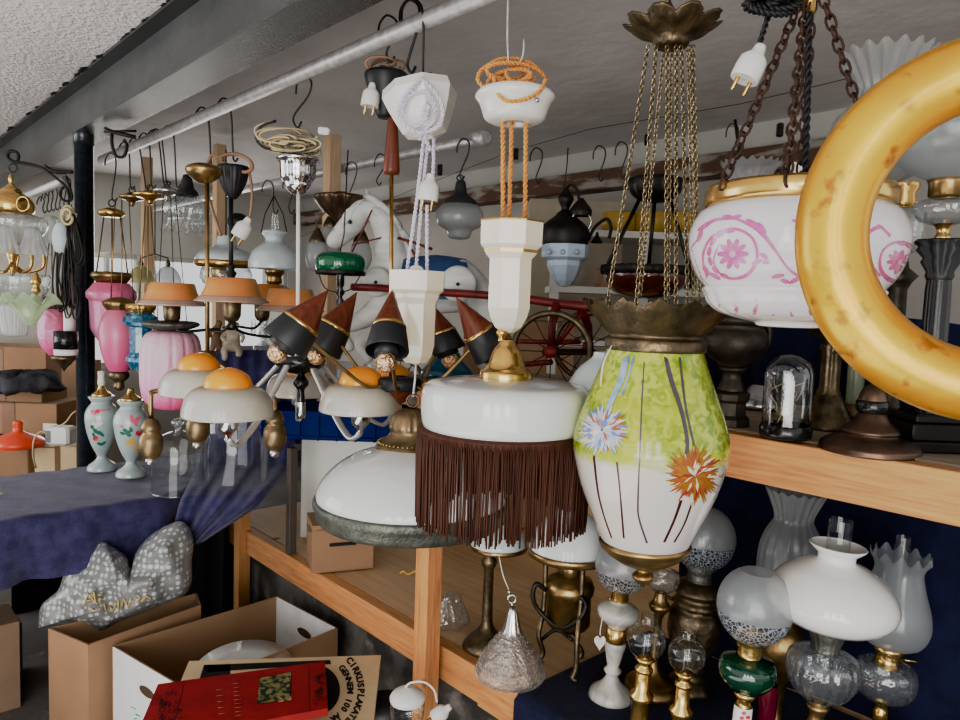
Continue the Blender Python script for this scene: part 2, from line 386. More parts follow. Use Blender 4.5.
class TM(MB):
    def lat(s, prof, x=None, y=None, d=0, sm=1, seg=32, m=0, **k):
        t = s.T
        if x is None and d == 0: o = (0, 0)
        else:
            q = t.pt(t.x if x is None else x, (prof[0][1]+prof[-1][1])/2 if y is None else y, d); o = (q.x, q.y)
        sc_ = (t.Z+d*t.s)/F
        sc_ *= t.ca
        pr = [(max(.0001, r*sc_), t.zat(o, yy)) for r, yy in prof]
        s.lathe(pr, o, seg, m, sm=sm, **k)
        return Surf(s, o, cr(pr, sm))
    def tb(s, pts, r, **k):
        t = s.T
        rr = [q*t.s for q in r] if isinstance(r, (list, tuple)) else r*t.s
        s.tube([t.pt(*p) for p in pts], rr, **k)
    def ch(s, pts, L, w, r, **k): s.chain([s.T.pt(*p) for p in pts], L*s.T.s, w*s.T.s, r*s.T.s, **k)
    def tw(s, pts, R, r, pitch, **k): s.twist([s.T.pt(*p) for p in pts], R*s.T.s, r*s.T.s, pitch*s.T.s, **k)
    def bl(s, x, y, r, d=0, **k): s.ball(s.T.pt(x, y, d), r*s.T.s, **k)
    def tor(s, x, y, R, r, d=0, **k): s.torus(s.T.pt(x, y, d), R*s.T.s, r*s.T.s, **k)
class Surf:
    """front side of a turned surface, for painting marks on it"""
    def __init__(s, mb, o, prof): s.mb, s.o, s.prof = mb, o, prof; s.cam = mb.T.Ri @ (CAM-mb.T.o)
    def R(s, z):
        pr = s.prof
        for i in range(len(pr)-1):
            a, b = pr[i], pr[i+1]
            if (a[1]-z)*(b[1]-z) <= 0 and abs(a[1]-b[1]) > 1e-9: return a[0]+(b[0]-a[0])*(z-a[1])/(b[1]-a[1])
        return -1
    def hit(s, x, y, off=.0006):
        t = s.mb.T; d = t.Ri @ (fw+rt*((x-480)/F)+up*((360-y)/F))
        Z0 = (V((s.o[0], s.o[1], 0))-s.cam).dot(V((0,1,0)))/d.y; rm = max(p[0] for p in s.prof)
        def g(k): p = s.cam+d*k; return hypot(p.x-s.o[0], p.y-s.o[1])-s.R(p.z), p
        lo = Z0-rm*1.3; N = 60; prev = lo; hit = None
        for i in range(N+1):
            k = lo+rm*1.4*i/N; v, p = g(k)
            if v < 0 and s.R(p.z) > 0: hit = k; break
            prev = k
        if hit is None:
            p = s.cam+d*Z0; rr = max(.001, s.R(p.z)); th = atan2(p.y-s.o[1], p.x-s.o[0]); q = V((s.o[0]+rr*cos(th), s.o[1]+rr*sin(th), p.z)); return q, V((cos(th), sin(th), 0))
        a, b = prev, hit
        for _ in range(14):
            c = (a+b)/2; v, p = g(c)
            if v < 0: b = c
            else: a = c
        p = s.cam+d*b; e = .0015
        dr = (s.R(p.z+e)-s.R(p.z-e))/(2*e) if s.R(p.z+e) > 0 and s.R(p.z-e) > 0 else 0
        th = atan2(p.y-s.o[1], p.x-s.o[0]); n = V((cos(th), sin(th), -dr)).normalized()
        return p+n*off, n
    def ribbon(s, pts, w, m=1, sm=4, off=.0006):
        pts = cr(pts, sm); h = [s.hit(x, y, off) for x, y in pts]; n = len(h); ws = w if isinstance(w, (list, tuple)) else [w]
        L = []; Rr = []
        for i in range(n):
            t = (h[min(i+1, n-1)][0]-h[max(0, i-1)][0]); 
            if t.length < 1e-9: t = V((1,0,0))
            t.normalize(); c = t.cross(h[i][1]).normalized(); u = i/max(1, n-1)*(len(ws)-1); a = int(u); b = min(a+1, len(ws)-1)
            ww = (ws[a]+(ws[b]-ws[a])*(u-a))*s.mb.T.s/2
            L.append(h[i][0]+c*ww); Rr.append(h[i][0]-c*ww)
        s.mb.add(L+Rr, [[i, i+1, n+i+1, n+i] for i in range(n-1)], m)
    def blob(s, x, y, rx, ry, a=0, m=1, n=10, off=.0006):
        vs = [s.hit(x, y, off)[0]]
        for i in range(n):
            th = 2*PI*i/n; px, py = rx*cos(th), ry*sin(th)
            vs.append(s.hit(x+px*cos(a)-py*sin(a), y+px*sin(a)+py*cos(a), off)[0])
        s.mb.add(vs, [[0, i+1, (i+1) % n+1] for i in range(n)], m)
def mesh(name, mats, fn, parent=None):
    b = MB(); fn(b); return b.end(name, mats, parent)
def pipeZ(px):
    a = atan((px-480)/F); return 1.165/sin(AZ+a)*cos(a)
def flute(n, amp, k0=0, k1=1):
    return lambda th, k, r, z: (r*(1+amp*cos(n*th)*(1 if k0 <= k <= k1 else 0)), z)
def sphere_prof(r, y0, y1, cy, n=10):
    """pixel profile of a ball radius r centred cy clipped y0..y1"""
    out = []
    for i in range(n+1):
        y = y0+(y1-y0)*i/n; out.append((sqrt(max(0, r*r-(y-cy)**2)), y))
    return out
# ================================================================== THE SETTING
def plane(name, mat, pts, kind='structure', **kw):
    o = mesh(name, mat, lambda b: b.add(pts, [[0,1,2,3]], 0, False)); o['kind'] = kind; return o
def sbox(name, mat, x0, x1, y0, y1, z0, z1, kind='structure', bev=0):
    o = mesh(name, mat, lambda b: b.box((0,0,0), (x1-x0, y1-y0, z1-z0), bev=bev)); o.location = ((x0+x1)/2, (y0+y1)/2, (z0+z1)/2)
    if kind: o['kind'] = kind
    return o
def bxt(name, label, cat, mat, x0, x1, y0, y1, z0, z1, group=None, bev=.002):
    o = sbox(name, mat, x0, x1, y0, y1, z0, z1, None, bev); return tag(o, label, cat, group)
# rough plaster with a ragged dark paint edge along the beam
def ceilmat(name, c, c2, edge):
    m, nt, o = newmat(name); b = nt.nodes.new('ShaderNodeBsdfPrincipled'); b.inputs['Roughness'].default_value = .85
    f, n, _ = noise_fac(nt, 1.2, 6, (1,1,1), .35, .65); cc = mixc(nt, f, c, c2)
    if edge:
        tc = nt.nodes.new('ShaderNodeTexCoord'); sp = nt.nodes.new('ShaderNodeSeparateXYZ'); nt.links.new(tc.outputs['Object'], sp.inputs[0])
        f2, n2, _ = noise_fac(nt, 9, 8); ad = nt.nodes.new('ShaderNodeMath'); ad.operation = 'MULTIPLY_ADD'; ad.inputs[1].default_value = .09
        nt.links.new(n2, ad.inputs[0]); nt.links.new(sp.outputs[0], ad.inputs[2])
        mr = nt.nodes.new('ShaderNodeMapRange'); mr.inputs[1].default_value = .900; mr.inputs[2].default_value = .904
        nt.links.new(ad.outputs[0], mr.inputs[0]); cc = mixc(nt, mr.outputs[0], cc, (.025,.027,.03))
        _, n3, _ = noise_fac(nt, 55, 5); bp = nt.nodes.new('ShaderNodeBump'); bp.inputs['Strength'].default_value = .9; bp.inputs['Distance'].default_value = .012
        nt.links.new(n3, bp.inputs['Height']); nt.links.new(bp.outputs[0], b.inputs['Normal'])
    else:
        _, n3, _ = noise_fac(nt, 5, 5, (1,1,1)); bp = nt.nodes.new('ShaderNodeBump'); bp.inputs['Strength'].default_value = .5; bp.inputs['Distance'].default_value = .03
        nt.links.new(n3, bp.inputs['Height']); nt.links.new(bp.outputs[0], b.inputs['Normal'])
    nt.links.new(cc, b.inputs['Base Color']); nt.links.new(b.outputs[0], o.inputs[0]); return m
plane('ceiling', [ceilmat('rough_plaster', (.84,.81,.79), (.72,.69,.68), True)], [(-1.6,-1.2,2.5),(-1.6,7.5,2.5),(.93,7.5,2.5),(.93,-1.2,2.5)])
plane('ceiling', [ceilmat('smooth_plaster', (.74,.72,.72), (.62,.60,.60), False)], [(.93,-1.2,2.5),(.93,7.5,2.5),(3.57,7.5,2.5),(3.57,-1.2,2.5)])
plane('floor', [pm('concrete_floor', (.17,.165,.16), .75, c2=(.10,.095,.09), ns=2.5, c3=(.25,.23,.21), n3=14)], [(-6,-1.3,0),(5,-1.3,0),(5,7.5,0),(-6,7.5,0)])
plane('wall_right', [pm('limewashed_wall', (.52,.50,.46), .85, c2=(.44,.42,.39), ns=1.5)], [(3.57,-1.2,0),(3.57,7.5,0),(3.57,7.5,2.5),(3.57,-1.2,2.5)])
plane('floor', [pm('bounce_ground', (.5,.49,.47), .8)], [(-14,-14,-.01),(8,-14,-.01),(8,-1.3,-.01),(-14,-1.3,-.01)])  # unseen outside ground, made pale to bounce light up to the ceiling
# end wall with a window band
WY = 6.6
def wall_back(b):
    X0, X1 = .35, 3.57; wx = [(1.50,2.02),(2.10,3.38)]; z0, z1 = .90, 1.86
    xs = [X0, wx[0][0], wx[0][1], wx[1][0], wx[1][1], X1]
    def q(a, c, d, e): b.box(((a+c)/2, WY, (d+e)/2), (c-a, .12, e-d))
    q(X0, X1, 0, z0); q(X0, X1, z1, 2.5)
    for i in (0, 2, 4): q(xs[i], xs[i+1], z0, z1)
wb = mesh('wall_back', M['whitep'], wall_back); wb['kind'] = 'structure'
for i, (a, c) in enumerate(((1.50,2.02),(2.10,3.38))):
    def wf(b):
        for x in (a+.02, (a+c)/2, c-.02): b.box((x, WY, 1.38), (.03, .07, .96))
        for z in (.92, 1.84): b.box(((a+c)/2, WY, z), (c-a-.08, .06, .04))
    w = mesh('window_%d' % (i+1), M['whitep'], wf); w['kind'] = 'structure'
    g = mesh('pane', M['clear'], lambda b: b.add([(a,WY+.01,.9),(c,WY+.01,.9),(c,WY+.01,1.86),(a,WY+.01,1.86)], [[0,1,2,3]], 0, False), w)
# left part of the end wall, in shadow behind the cartons
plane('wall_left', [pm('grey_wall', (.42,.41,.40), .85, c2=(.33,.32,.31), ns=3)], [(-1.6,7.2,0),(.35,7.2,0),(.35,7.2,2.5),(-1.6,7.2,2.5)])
# steel I-beam
sm_ = pm('grey_painted_steel', (.125,.13,.13), .42, .1, c2=(.09,.094,.095), ns=5, bump=.15, bs=40)
sg_ = pm('glossy_painted_steel', (.07,.073,.072), .16, .3, c2=(.10,.10,.095), ns=70, bump=.5, bs=160)
def beam(b):
    b.box((.925, 3, 2.38), (.012, 9, .24), m=0); b.box((.92, 3, 2.257), (.14, 9, .014), m=1); b.box((.925, 3, 2.493), (.13, 9, .012), m=2)
bo = mesh('trim_1', [sm_, sg_, M['black']], beam); bo['kind'] = 'structure'
def cornice(b): b.box((3.53, 3, 2.44), (.08, 9, .12))
bo = mesh('trim_2', M['whitep'], cornice); bo['kind'] = 'structure'
def rough(b): b.box((3.5, 3, 2.31), (.14, 9, .11))
bo = mesh('trim_3', pm('old_rough_beam', (.16,.10,.07), .9, c2=(.42,.38,.34), ns=16, stretch=(1,.25,1), lo=.5, hi=.62, bump=.6, bs=20), rough); bo['kind'] = 'structure'
# post under the beam with its tape ring
def post():
    t = T('steel_post', 'round blue-black steel post carrying the beam, with a band of white tape', 'post', 85, 300, 3.32)
    base = t.zat((0,0), 480)
    top = 2.25-t.o.z
    b = t.mb(); b.lathe([(.040,-t.o.z),(.040,top-.05),(.043,top-.05),(.043,top)], (0,0), 24); b.end('pole', pm('blue_black_gloss', (.018,.024,.03), .25, c2=(.03,.037,.045), ns=40, coat=.4))
    t.lat('tape_band', M['white'], [(9.1,188),(9.1,191)], seg=24)
post()
# galvanised pipes
def ypipe(name, label, x, z, y0, y1, r, collar=None):
    o = mesh(name, M['steel'], lambda b: b.tube([(0,0,0),(0,(y1-y0)/2,0),(0,y1-y0,0)], r, 16)); o.location = (x, y0, z); tag(o, label, 'pipe')
    if collar:
        c = mesh('end_socket', M['steel'], lambda b: (b.lathe([(.001,-.05),(r*1.5,-.05),(r*1.5,.03),(r,.03)], (0,0), 16, mat4=Matrix.Rotation(-PI/2,4,'X')), b.lathe([(r*1.05,-.056),(.001,-.054)], (0,0), 16, m=0, mat4=Matrix.Rotation(-PI/2,4,'X'))), o)
    return o
ypipe('steel_pipe', 'long galvanised pipe under the ceiling carrying the hanging lamps', 1.165, 2.27, -.2, 4.45, .0235)
# the second rail further back
pz = P(478, 139, 3.0); ypipe('steel_pipe', 'shorter galvanised pipe further back with a socket on its open end', pz.x, pz.z, pz.y, pz.y+4.2, .022, True)
# ------------------------------------------------------------------ front stand: platform, shelf, posts
sbx = bxt('platform_board', 'plywood platform floor behind the pine front rail', 'platform', M['ply'], 1.42, 2.75, -.5, 3.3, .478, .498)
bxt('front_rail', 'knotty pine rail along the front edge of the low platform', 'board', M['pine'], 1.37, 1.415, 1.45, 3.45, .395, .50)
bxt('front_rail', 'short pine rail end right of the tall pine post', 'board', M['pine'], 1.36, 1.415, .7, 1.45, .395, .50)
bxt('stone_plinth', 'rough grey stone wall under the pine rail', 'wall', M['stone'], 1.44, 2.7, -.4, 3.4, 0, .47, bev=.0)
bxt('pine_post', 'upright pine post in front of the low platform, below the wide opal lamp', 'post', M['pinez'], 1.296, 1.352, 1.615, 1.675, 0, 1.20)
bxt('shelf_board', 'long worn shelf board carrying the oil lamp bases', 'shelf', M['shelfwood'], 1.50, 2.06, -.6, 1.9, 1.262, 1.29)
bxt('shelf_rail', 'thick pine rail along the front of the upper shelf', 'board', M['pine'], 1.455, 1.497, -.6, 1.9, 1.19, 1.286)
bxt('plywood_sheet', 'pale plywood panel standing upright behind the low platform', 'panel', M['ply'], 2.5, 2.52, 1.5, 3.3, .50, 1.15)
# ------------------------------------------------------------------ velvet cloths
def sheet(fn, nu, nv):
    def f(b):
        g = [[fn(i/nu, j/nv) for j in range(nv+1)] for i in range(nu+1)]
        b.rings(g, 0, False)
    return f
def wav(x, a=1): return a*(sin(x*9.1)+.6*sin(x*17.3+1)+.35*sin(x*31+2))
# backdrop behind the oil lamps, hanging from the shelf
tag(mesh('velvet_backdrop', M['navy'], sheet(lambda u, v: (1.99+.012*wav(u*2.2), -.5+u*1.72, .5+v*.755), 80, 6)), 'navy velvet hung behind the oil lamps under the shelf', 'cloth')
tag(mesh('velvet_backdrop', M['navy'], sheet(lambda u, v: (2.05-.03*v+.014*wav(u*2.0+1), .45+u*1.0, 1.292+(v*(.24+.02*sin(u*7))) ), 80, 6)), 'navy velvet hung at the back of the upper shelf', 'cloth')
# cloth over the right part of the platform
def cover(u, v):
    y = -.55+u*1.84
    pr = [(1.97,.503),(1.42,.506),(1.366,.506),(1.345,.49),(1.335,.25),(1.33,.05)]
    k = v*(len(pr)-1); i = min(int(k), len(pr)-2); t = k-i
    x = pr[i][0]+(pr[i+1][0]-pr[i][0])*t; z = pr[i][1]+(pr[i+1][1]-pr[i][1])*t
    if i >= 3: x += .008*wav(y*1.7)*(k-3)/2
    return (x, y, z)
tag(mesh('velvet_cover', M['navy'], sheet(cover, 70, 15)), 'navy velvet spread over the platform under the oil lamps', 'cloth')
# table on the left with its cloth, pulled up over a stand at its far end
bxt('trestle_table', 'long table hidden under the blue cloth', 'table', M['pine'], -.9, 1.34, 3.38, 3.50, .70, .74)
for i, (x, y) in enumerate(((-.5,3.42),(1.1,3.42))):
    lg = mesh('leg', M['pinez'], lambda b: b.box((0,0,.349), (.06,.06,.697))); lg.location = (x, y, 0)
    tb_ = bpy.data.objects['trestle_table']; lg.parent = tb_; lg.matrix_parent_inverse = Matrix.Translation(-V(tb_.location))
def tcloth(u, v):
    x = -1.0+u*2.42
    c_ = max(0, min(1, (x-.88)/.54)); c2 = c_*c_
    yb = 3.56; yf = 2.87+.50*c2
    if v < .6:
        t = v/.6; y = yb+(yf-yb)*t; z = .75+.012*c2*t
    else:
        t = (v-.6)/.4; y = yf-.012*sin(t*3)-.018*t*sin(x*21)-.012*t*sin(x*47); z = .762 if c2 > .99 else .75+.012*c2
        z -= (.235*(1-.45*c_))*t
    z += .0025*sin(x*37+y*20)+.004*c_*sin(x*70+y*30)
    return (x, y, z)
tag(mesh('velvet_tablecloth', M['purple'], sheet(tcloth, 120, 44)), 'blue purple velvet cloth spread over the long table on which the painted vases stand', 'tablecloth')
def drape(u, v):
    # gathered end: falls from the top of the tall box to the table and over its end
    L = [(216,350),(214,400),(206,450),(180,500),(166,556)]; Rr = [(301,350),(301,405),(290,468),(256,508),(205,541)]
    k = v*4; i = min(3, int(k)); t = k-i
    lx = L[i][0]+(L[i+1][0]-L[i][0])*t; ly = L[i][1]+(L[i+1][1]-L[i][1])*t; rx = Rr[i][0]+(Rr[i+1][0]-Rr[i][0])*t; ry = Rr[i][1]+(Rr[i+1][1]-Rr[i][1])*t
    x = lx+(rx-lx)*u; y = ly+(ry-ly)*u; zt = .775*720/max(40, y-293); zt = min(3.25, max(2.79, zt)); zt = .5*zt+.25*min(3.25, max(2.79, .775*720/max(40, y-283)))+.25*min(3.25, max(2.79, .775*720/max(40, y-303)))
    Z = zt+.014*sin(u*17+v*4)*(.35+v*.6)+.006*sin(u*37+1+v*3)
    p = P(x, y, Z)
    return tuple(p)
tag(mesh('velvet_drape', M['purple'], sheet(drape, 90, 30)), 'blue purple velvet hanging in folds from the tall box down to the table end', 'cloth')
def lid(b):
    pts = [P(216,350,3.28), P(301,350,3.28)]; a_ = pts[1]-pts[0]; n_ = V((-a_.y, a_.x, 0)).normalized()*.34
    b.add([pts[0], pts[1], pts[1]+n_, pts[0]+n_], [[0,1,2,3]])
    b.add([pts[0]+n_, pts[1]+n_, pts[1]+n_-V((0,0,.5)), pts[0]+n_-V((0,0,.5))], [[0,1,2,3]])
tag(mesh('velvet_cover', M['purple'], lid), 'flat velvet top on the tall box on which the cherub figurine sits', 'cloth')
bxt('shade_panel', 'nearly black panel added as shade in the space behind the cloth table', 'panel', M['print_and_shade'], .62, 1.36, 3.9, 3.92, 0, .5)  # added near-black sheet standing in for the shade under the table
bxt('shade_panel', 'nearly black upright panel added as shade between the cloth table and the low platform', 'panel', M['print_and_shade'], 1.325, 1.345, 3.15, 3.9, 0, .6)  # second added sheet, its black colour stands for shade in the gap
# legs at the platform's far end
def vpost(name, label, px, y0, Z, wpx, z0, z1, mat, cat='post', group=None):
    p = P(px, y0, Z); w = wpx*Z/F
    o = mesh(name, mat, lambda b: b.box((0,0,(z1-z0)/2), (w, w, z1-z0), bev=.002)); o.location = (p.x, p.y, z0); return tag(o, label, cat, group)
vpost('bench_leg', 'dull brown-grey painted leg standing at the far end of the platform', 291, 540, 2.95, 8, .502, .94, pm('dull_brown_paint', (.10,.085,.07), .6))
vpost('bench_leg', 'orange-brown wooden leg in the dark under the cloth end', 242, 560, 3.25, 12, 0, .70, M['pinez'])
vpost('roof_post', 'pale timber post beside the ornate copper lamp cup', 330, 280, 3.75, 13, 0, 2.38, M['palepost'])
vpost('roof_post', 'pale timber post behind the cluster of thin brass chains', 147, 250, 4.9, 9, 0, 2.45, M['palepost'])
vpost('roof_post', 'pale timber post behind the black lamp cup', 219, 250, 4.4, 10, 0, 2.45, M['palepost'])
# ================================================================== LIGHT
w = bpy.data.worlds.new('world'); sc.world = w; w.use_nodes = True
bg = w.node_tree.nodes['Background']; bg.inputs[0].default_value = (.98,.98,1,1); bg.inputs[1].default_value = 1.5
def area(loc, tgt, size, sy, power, c=(1,1,1)):
    l = bpy.data.lights.new('daylight_and_fill', 'AREA'); l.shape = 'RECTANGLE'; l.size = size; l.size_y = sy; l.energy = power; l.color = c
    o = bpy.data.objects.new('daylight_and_fill', l); col.objects.link(o); o.location = loc
    o.rotation_euler = (V(tgt)-V(loc)).to_track_quat('-Z', 'Y').to_euler(); return o
area((-1.5, 4.6, 1.5), (2.6, 3.6, 1.5), 2.4, 1.8, 55, (1,.985,.96))
area((-.7, 1.2, .2), (-.6, 1.6, 2.5), 1.6, 2.6, 45, (1,.97,.93))  # added fill aimed upwards to brighten the left ceiling, no real lamp there
for k_ in (-1, 0, 1): area((-2.6+.62*k_, -1.6-.80*k_, 1.6), (1.6, 2.2, 1.2), .55, 1.9, 30, (1,.985,.96))
area((-2.0, -1.2, .2), (1.2, 2.6, 2.5), 3.4, 2.4, 150, (1,.96,.91))  # added low up-light standing in for bounce off the ground outside
area((2.2, 6.45, 1.5), (1.2, 2.5, 1.4), 1.2, .8, 22, (1,.98,.95))
sc.view_settings.view_transform = 'AgX'
sc.view_settings.look = 'AgX - Punchy'
sc.view_settings.exposure = 0.5
vs = sc.view_settings; vs.use_curve_mapping = True
cv = vs.curve_mapping.curves[3]; cv.points.new(.25, .19); cv.points.new(.72, .785); vs.curve_mapping.update()
sc.cycles.max_bounces = 7; sc.cycles.transparent_max_bounces = 24; sc.cycles.caustics_reflective = False; sc.cycles.caustics_refractive = False
sc.cycles.sample_clamp_indirect = 4
# ================================================================== HOOKS AND CORDS
def hook(label, x0, y0, x1, y1, Z=None, r=.9, up_=7, low=6, name='wire_hook', group='wire hooks on the pipe'):
    """wire hook: bent over the pipe at x0,y0, its lower bend holding what hangs at x1,y1"""
    if Z is None: Z = pipeZ(x0)
    t = T(name, label, 'hook', x0, y0, Z, group, solo=True)
    R = .033/t.s
    p = [(x0-R*.9, y0+R*1.2, R), (x0-R*.8, y0+2, R), (x0-R*.2, y0-R*.55, R*.4), (x0+R*.6, y0-R*.1, -R), (x0+R*.6+(x1-x0)*.25, y0+(y1-y0)*.3, -R*.8), (x1-1, y1-low*1.6, 0), (x1, y1, 0), (x1+low*.6, y1+low*.35, 0), (x1+low*1.1, y1-low*.6, 0)]
    t.tub(name, M['wire'], p, r, sm=5, seg=5); return t
def tangle(mb, x, y, rx, ry, r, n=5, d=0, seed=1, tw=None):
    rd = random.Random(seed); ph = [rd.uniform(0, 6.28) for _ in range(8)]; pts = []
    N = n*16
    for i in range(N+1):
        a = 2*PI*n*i/N
        q = .62+.38*sin(a*.37+ph[0])
        pts.append((x+rx*q*cos(a+.3*sin(a*.21+ph[1]))+rx*.12*sin(a*.53+ph[2]), y+ry*q*sin(a)+ry*.3*sin(a*.31+ph[3]), d+rx*.45*sin(a*.77+ph[4])))
    if tw: mb.tw(pts, tw, r, tw*7, sm=2)
    else: mb.tb(pts, r, sm=2, seg=5)
def plug(t, x, y, s=1, ang=0, mat=None, d=0, parent=None):
    """white two-pin plug; s half width in px"""
    b = t.mb(); mt = Matrix.Translation(t.pt(x, y, d)) @ Matrix.Rotation(ang, 4, 'Y'); w = s*t.s
    b.lathe([(.001,w*1.5),(w*.35,w*1.5),(w*.5,w*.9),(w*.95,w*.4),(w,-w*.9),(w*.85,-w),(.001,-w)], (0,0), 14, sm=2, mat4=mt)
    for sx in (-.45, .45):
        b.lathe([(w*.13,-w*.9),(w*.13,-w*1.9),(.0005,-w*2.0)], (0,0), 8, m=1, mat4=mt @ Matrix.Translation((sx*w,0,0)))
    return b.end('plug', [mat or M['white'], M['brass']], parent)
# ================================================================== 1 GILT RING, very close
def gilt_ring():
    t = T('gilt_ring', 'thick gold leaf ring hanging close in front of the pink patterned bowl lamp', 'ring', 1009, 229, .6, solo=True)
    b = t.mb(); R = 161*t.s; c = t.pt(1004, 229)
    q = (Matrix.Rotation(radians(4), 3, 'Y')).to_4x4()
    b.torus((0,0,0), R, 36.5*t.s, (.34,1,0), 96, 40, ell=1.0)
    b.end('gilt_ring', M['gold'])
    o = t.root
    cd_ = T('hanging_cord', 'dark cord holding up the gold leaf ring', 'cord', 1004, 20, .6, solo=True)
    zt = 2.5-cd_.o.z
    m = MB(cd_); m.tube([(0,0,-.03),(0,0,zt)], .004, 8); m.end('hanging_cord', M['blackcord'])
gilt_ring()
# ================================================================== 2 PINK BOWL PENDANT
def pink_bowl():
    t = T('bowl_pendant', 'opal bowl pendant with pink scroll pattern and brass rim hung on rusty chains', 'pendant lamp', 789, 320, 1.04)
    b = t.mb(); pk = pm('pink_print', (.50,.10,.28), .2, c2=(.60,.22,.38), ns=60, coat=.5); pk2 = pm('pink_print_light', (.74,.38,.50), .2, coat=.5)
    wh = pm('opal_white', (.86,.83,.84), .12, c2=(.83,.80,.81), coat=.5, trans=(.15,(.9,.88,.88)))
    s = b.lat([(92,208),(101,215),(108,228),(110,242),(107,260),(100,276),(91,287),(86,290)], sm=5, seg=64)
    def lob(th, k, r, z): return (r*(1+.028*abs(cos(10*th))*sin(PI*min(1,k*1.0))), z)
    s2 = b.lat([(90,288),(92,291),(88,297),(84,305),(72,314),(52,320),(36,323),(30,327),(.1,328)], sm=4, seg=120, rf=lob)
    s.ribbon([(685,262),(700,280),(712,287),(750,289.5),(792,291),(835,290),(872,285)], 1.3, sm=4)
    # spiral rosette
    def rose(cx, cy, k=1, sg=1):
        s.ribbon([(cx+sg*(-26*k), cy+24*k), (cx-sg*30*k, cy+2*k), (cx-sg*20*k, cy-18*k), (cx+sg*2*k, cy-25*k), (cx+sg*20*k, cy-15*k), (cx+sg*24*k, cy+6*k), (cx+sg*12*k, cy+22*k), (cx-sg*8*k, cy+23*k), (cx-sg*19*k, cy+8*k), (cx-sg*14*k, cy-10*k)], [3,4,3,3,2.4,3,4,3,2,1.5])
        for i in range(10):
            a = 2*PI*i/10; s.blob(cx+9.5*k*cos(a), cy+9.5*k*sin(a), 6.6*k, 2.9*k, a)
        s.blob(cx, cy, 3*k, 3*k, 0, m=2, off=.0012)
        for i in range(7):
            a = PI*(.62+.14*i)
            s.blob(cx+sg*23.5*k*cos(a), cy+23*k*sin(a), 5*k, 2.2*k, a*sg+1.57, m=1, off=.001)
    rose(733, 254)
    rose(899, 262, .8, -1)
    s.ribbon([(697,240),(703,228),(716,220),(733,219),(744,222),(760,231),(775,250),(788,268),(801,276),(818,272)], [2,4.5,4,2,3,4.5,2.5,2,4,2])
    s.ribbon([(697,240),(690,252),(692,268),(704,280)], [2,2,3,2])
    for (x, y, a, l) in ((705,226,-.6,9),(700,236,-1.2,7),(728,217,.1,6),(737,217,-.3,5),(753,223,.5,8),(762,228,.9,7),(715,276,.5,7),(706,270,1.1,7),(757,262,-.4,6),(764,256,.6,5),(766,262,.1,4),(778,276,-.2,7),(785,281,.3,5),(795,280,-.5,7),(800,222,.2,9),(812,226,.7,8),(800,230,-.7,7)):
        s.blob(x, y, l, 2.4, a)
    s.ribbon([(880,226),(868,233),(862,246),(868,262),(880,276)], [4,3,3,4,2]); s.ribbon([(880,226),(890,236)], 3)
    for i in range(9):
        x = 718+i*18.5; s2.blob(x, 308-abs(i-4)*.8, 3.2, 7.5, (4-i)*.09, m=2)
        s2.blob(x, 312-abs(i-4)*.8, 2.0, 4, (4-i)*.09, m=1, off=.0012)
    b.end('shade', [wh, pk, pk2])
    t.lat('rim', M['brass'], [(90,209),(93,208),(96,204),(95,192),(93,188),(89,188),(86,190),(86,207)], seg=64)
    C_ = [(812,-60,0)]
    for i, (x0, y0, d0, x1, y1, d1) in enumerate(((800,2,0,721,188,-36),(806,0,2,786,184,-88),(822,-6,0,858,112,30),(812,0,10,800,184,86))):
        b = t.mb(); e = (x1, y1, d1)
        if i == 2: e = (884, 190, 40)
        b.ch([(x0,y0,d0), e], 11.5, 4.6, 1.35, ss=6, seg=10); b.end('chain', M['rust'])
    t.lat('top_cap', M['brass'], [(3,-40),(6,-20),(6.5,13),(2,14),(.1,14)], x=811, seg=20)
    t.tub('hanger', M['brass'], [(811,-30,0),(811,-90,0)], 2)
    b = t.mb(); b.tw([(809,12,-12),(808,80,-14),(806,150,-8),(803,230,0)], 1.7, 2.0, 17); b.end('flex', M['blackcord'])
    b = t.mb(); tangle(b, 772, 3, 26, 9, 2.0, 6, -10, 3, tw=1.7); b.tw([(770,10,-10),(764,30,-10),(757,52,-10)], 1.6, 1.6, 14); b.end('cable_coil', M['blackcord'])
    plug(t, 751, 66, 14.5, .42, d=-10)
pink_bowl()
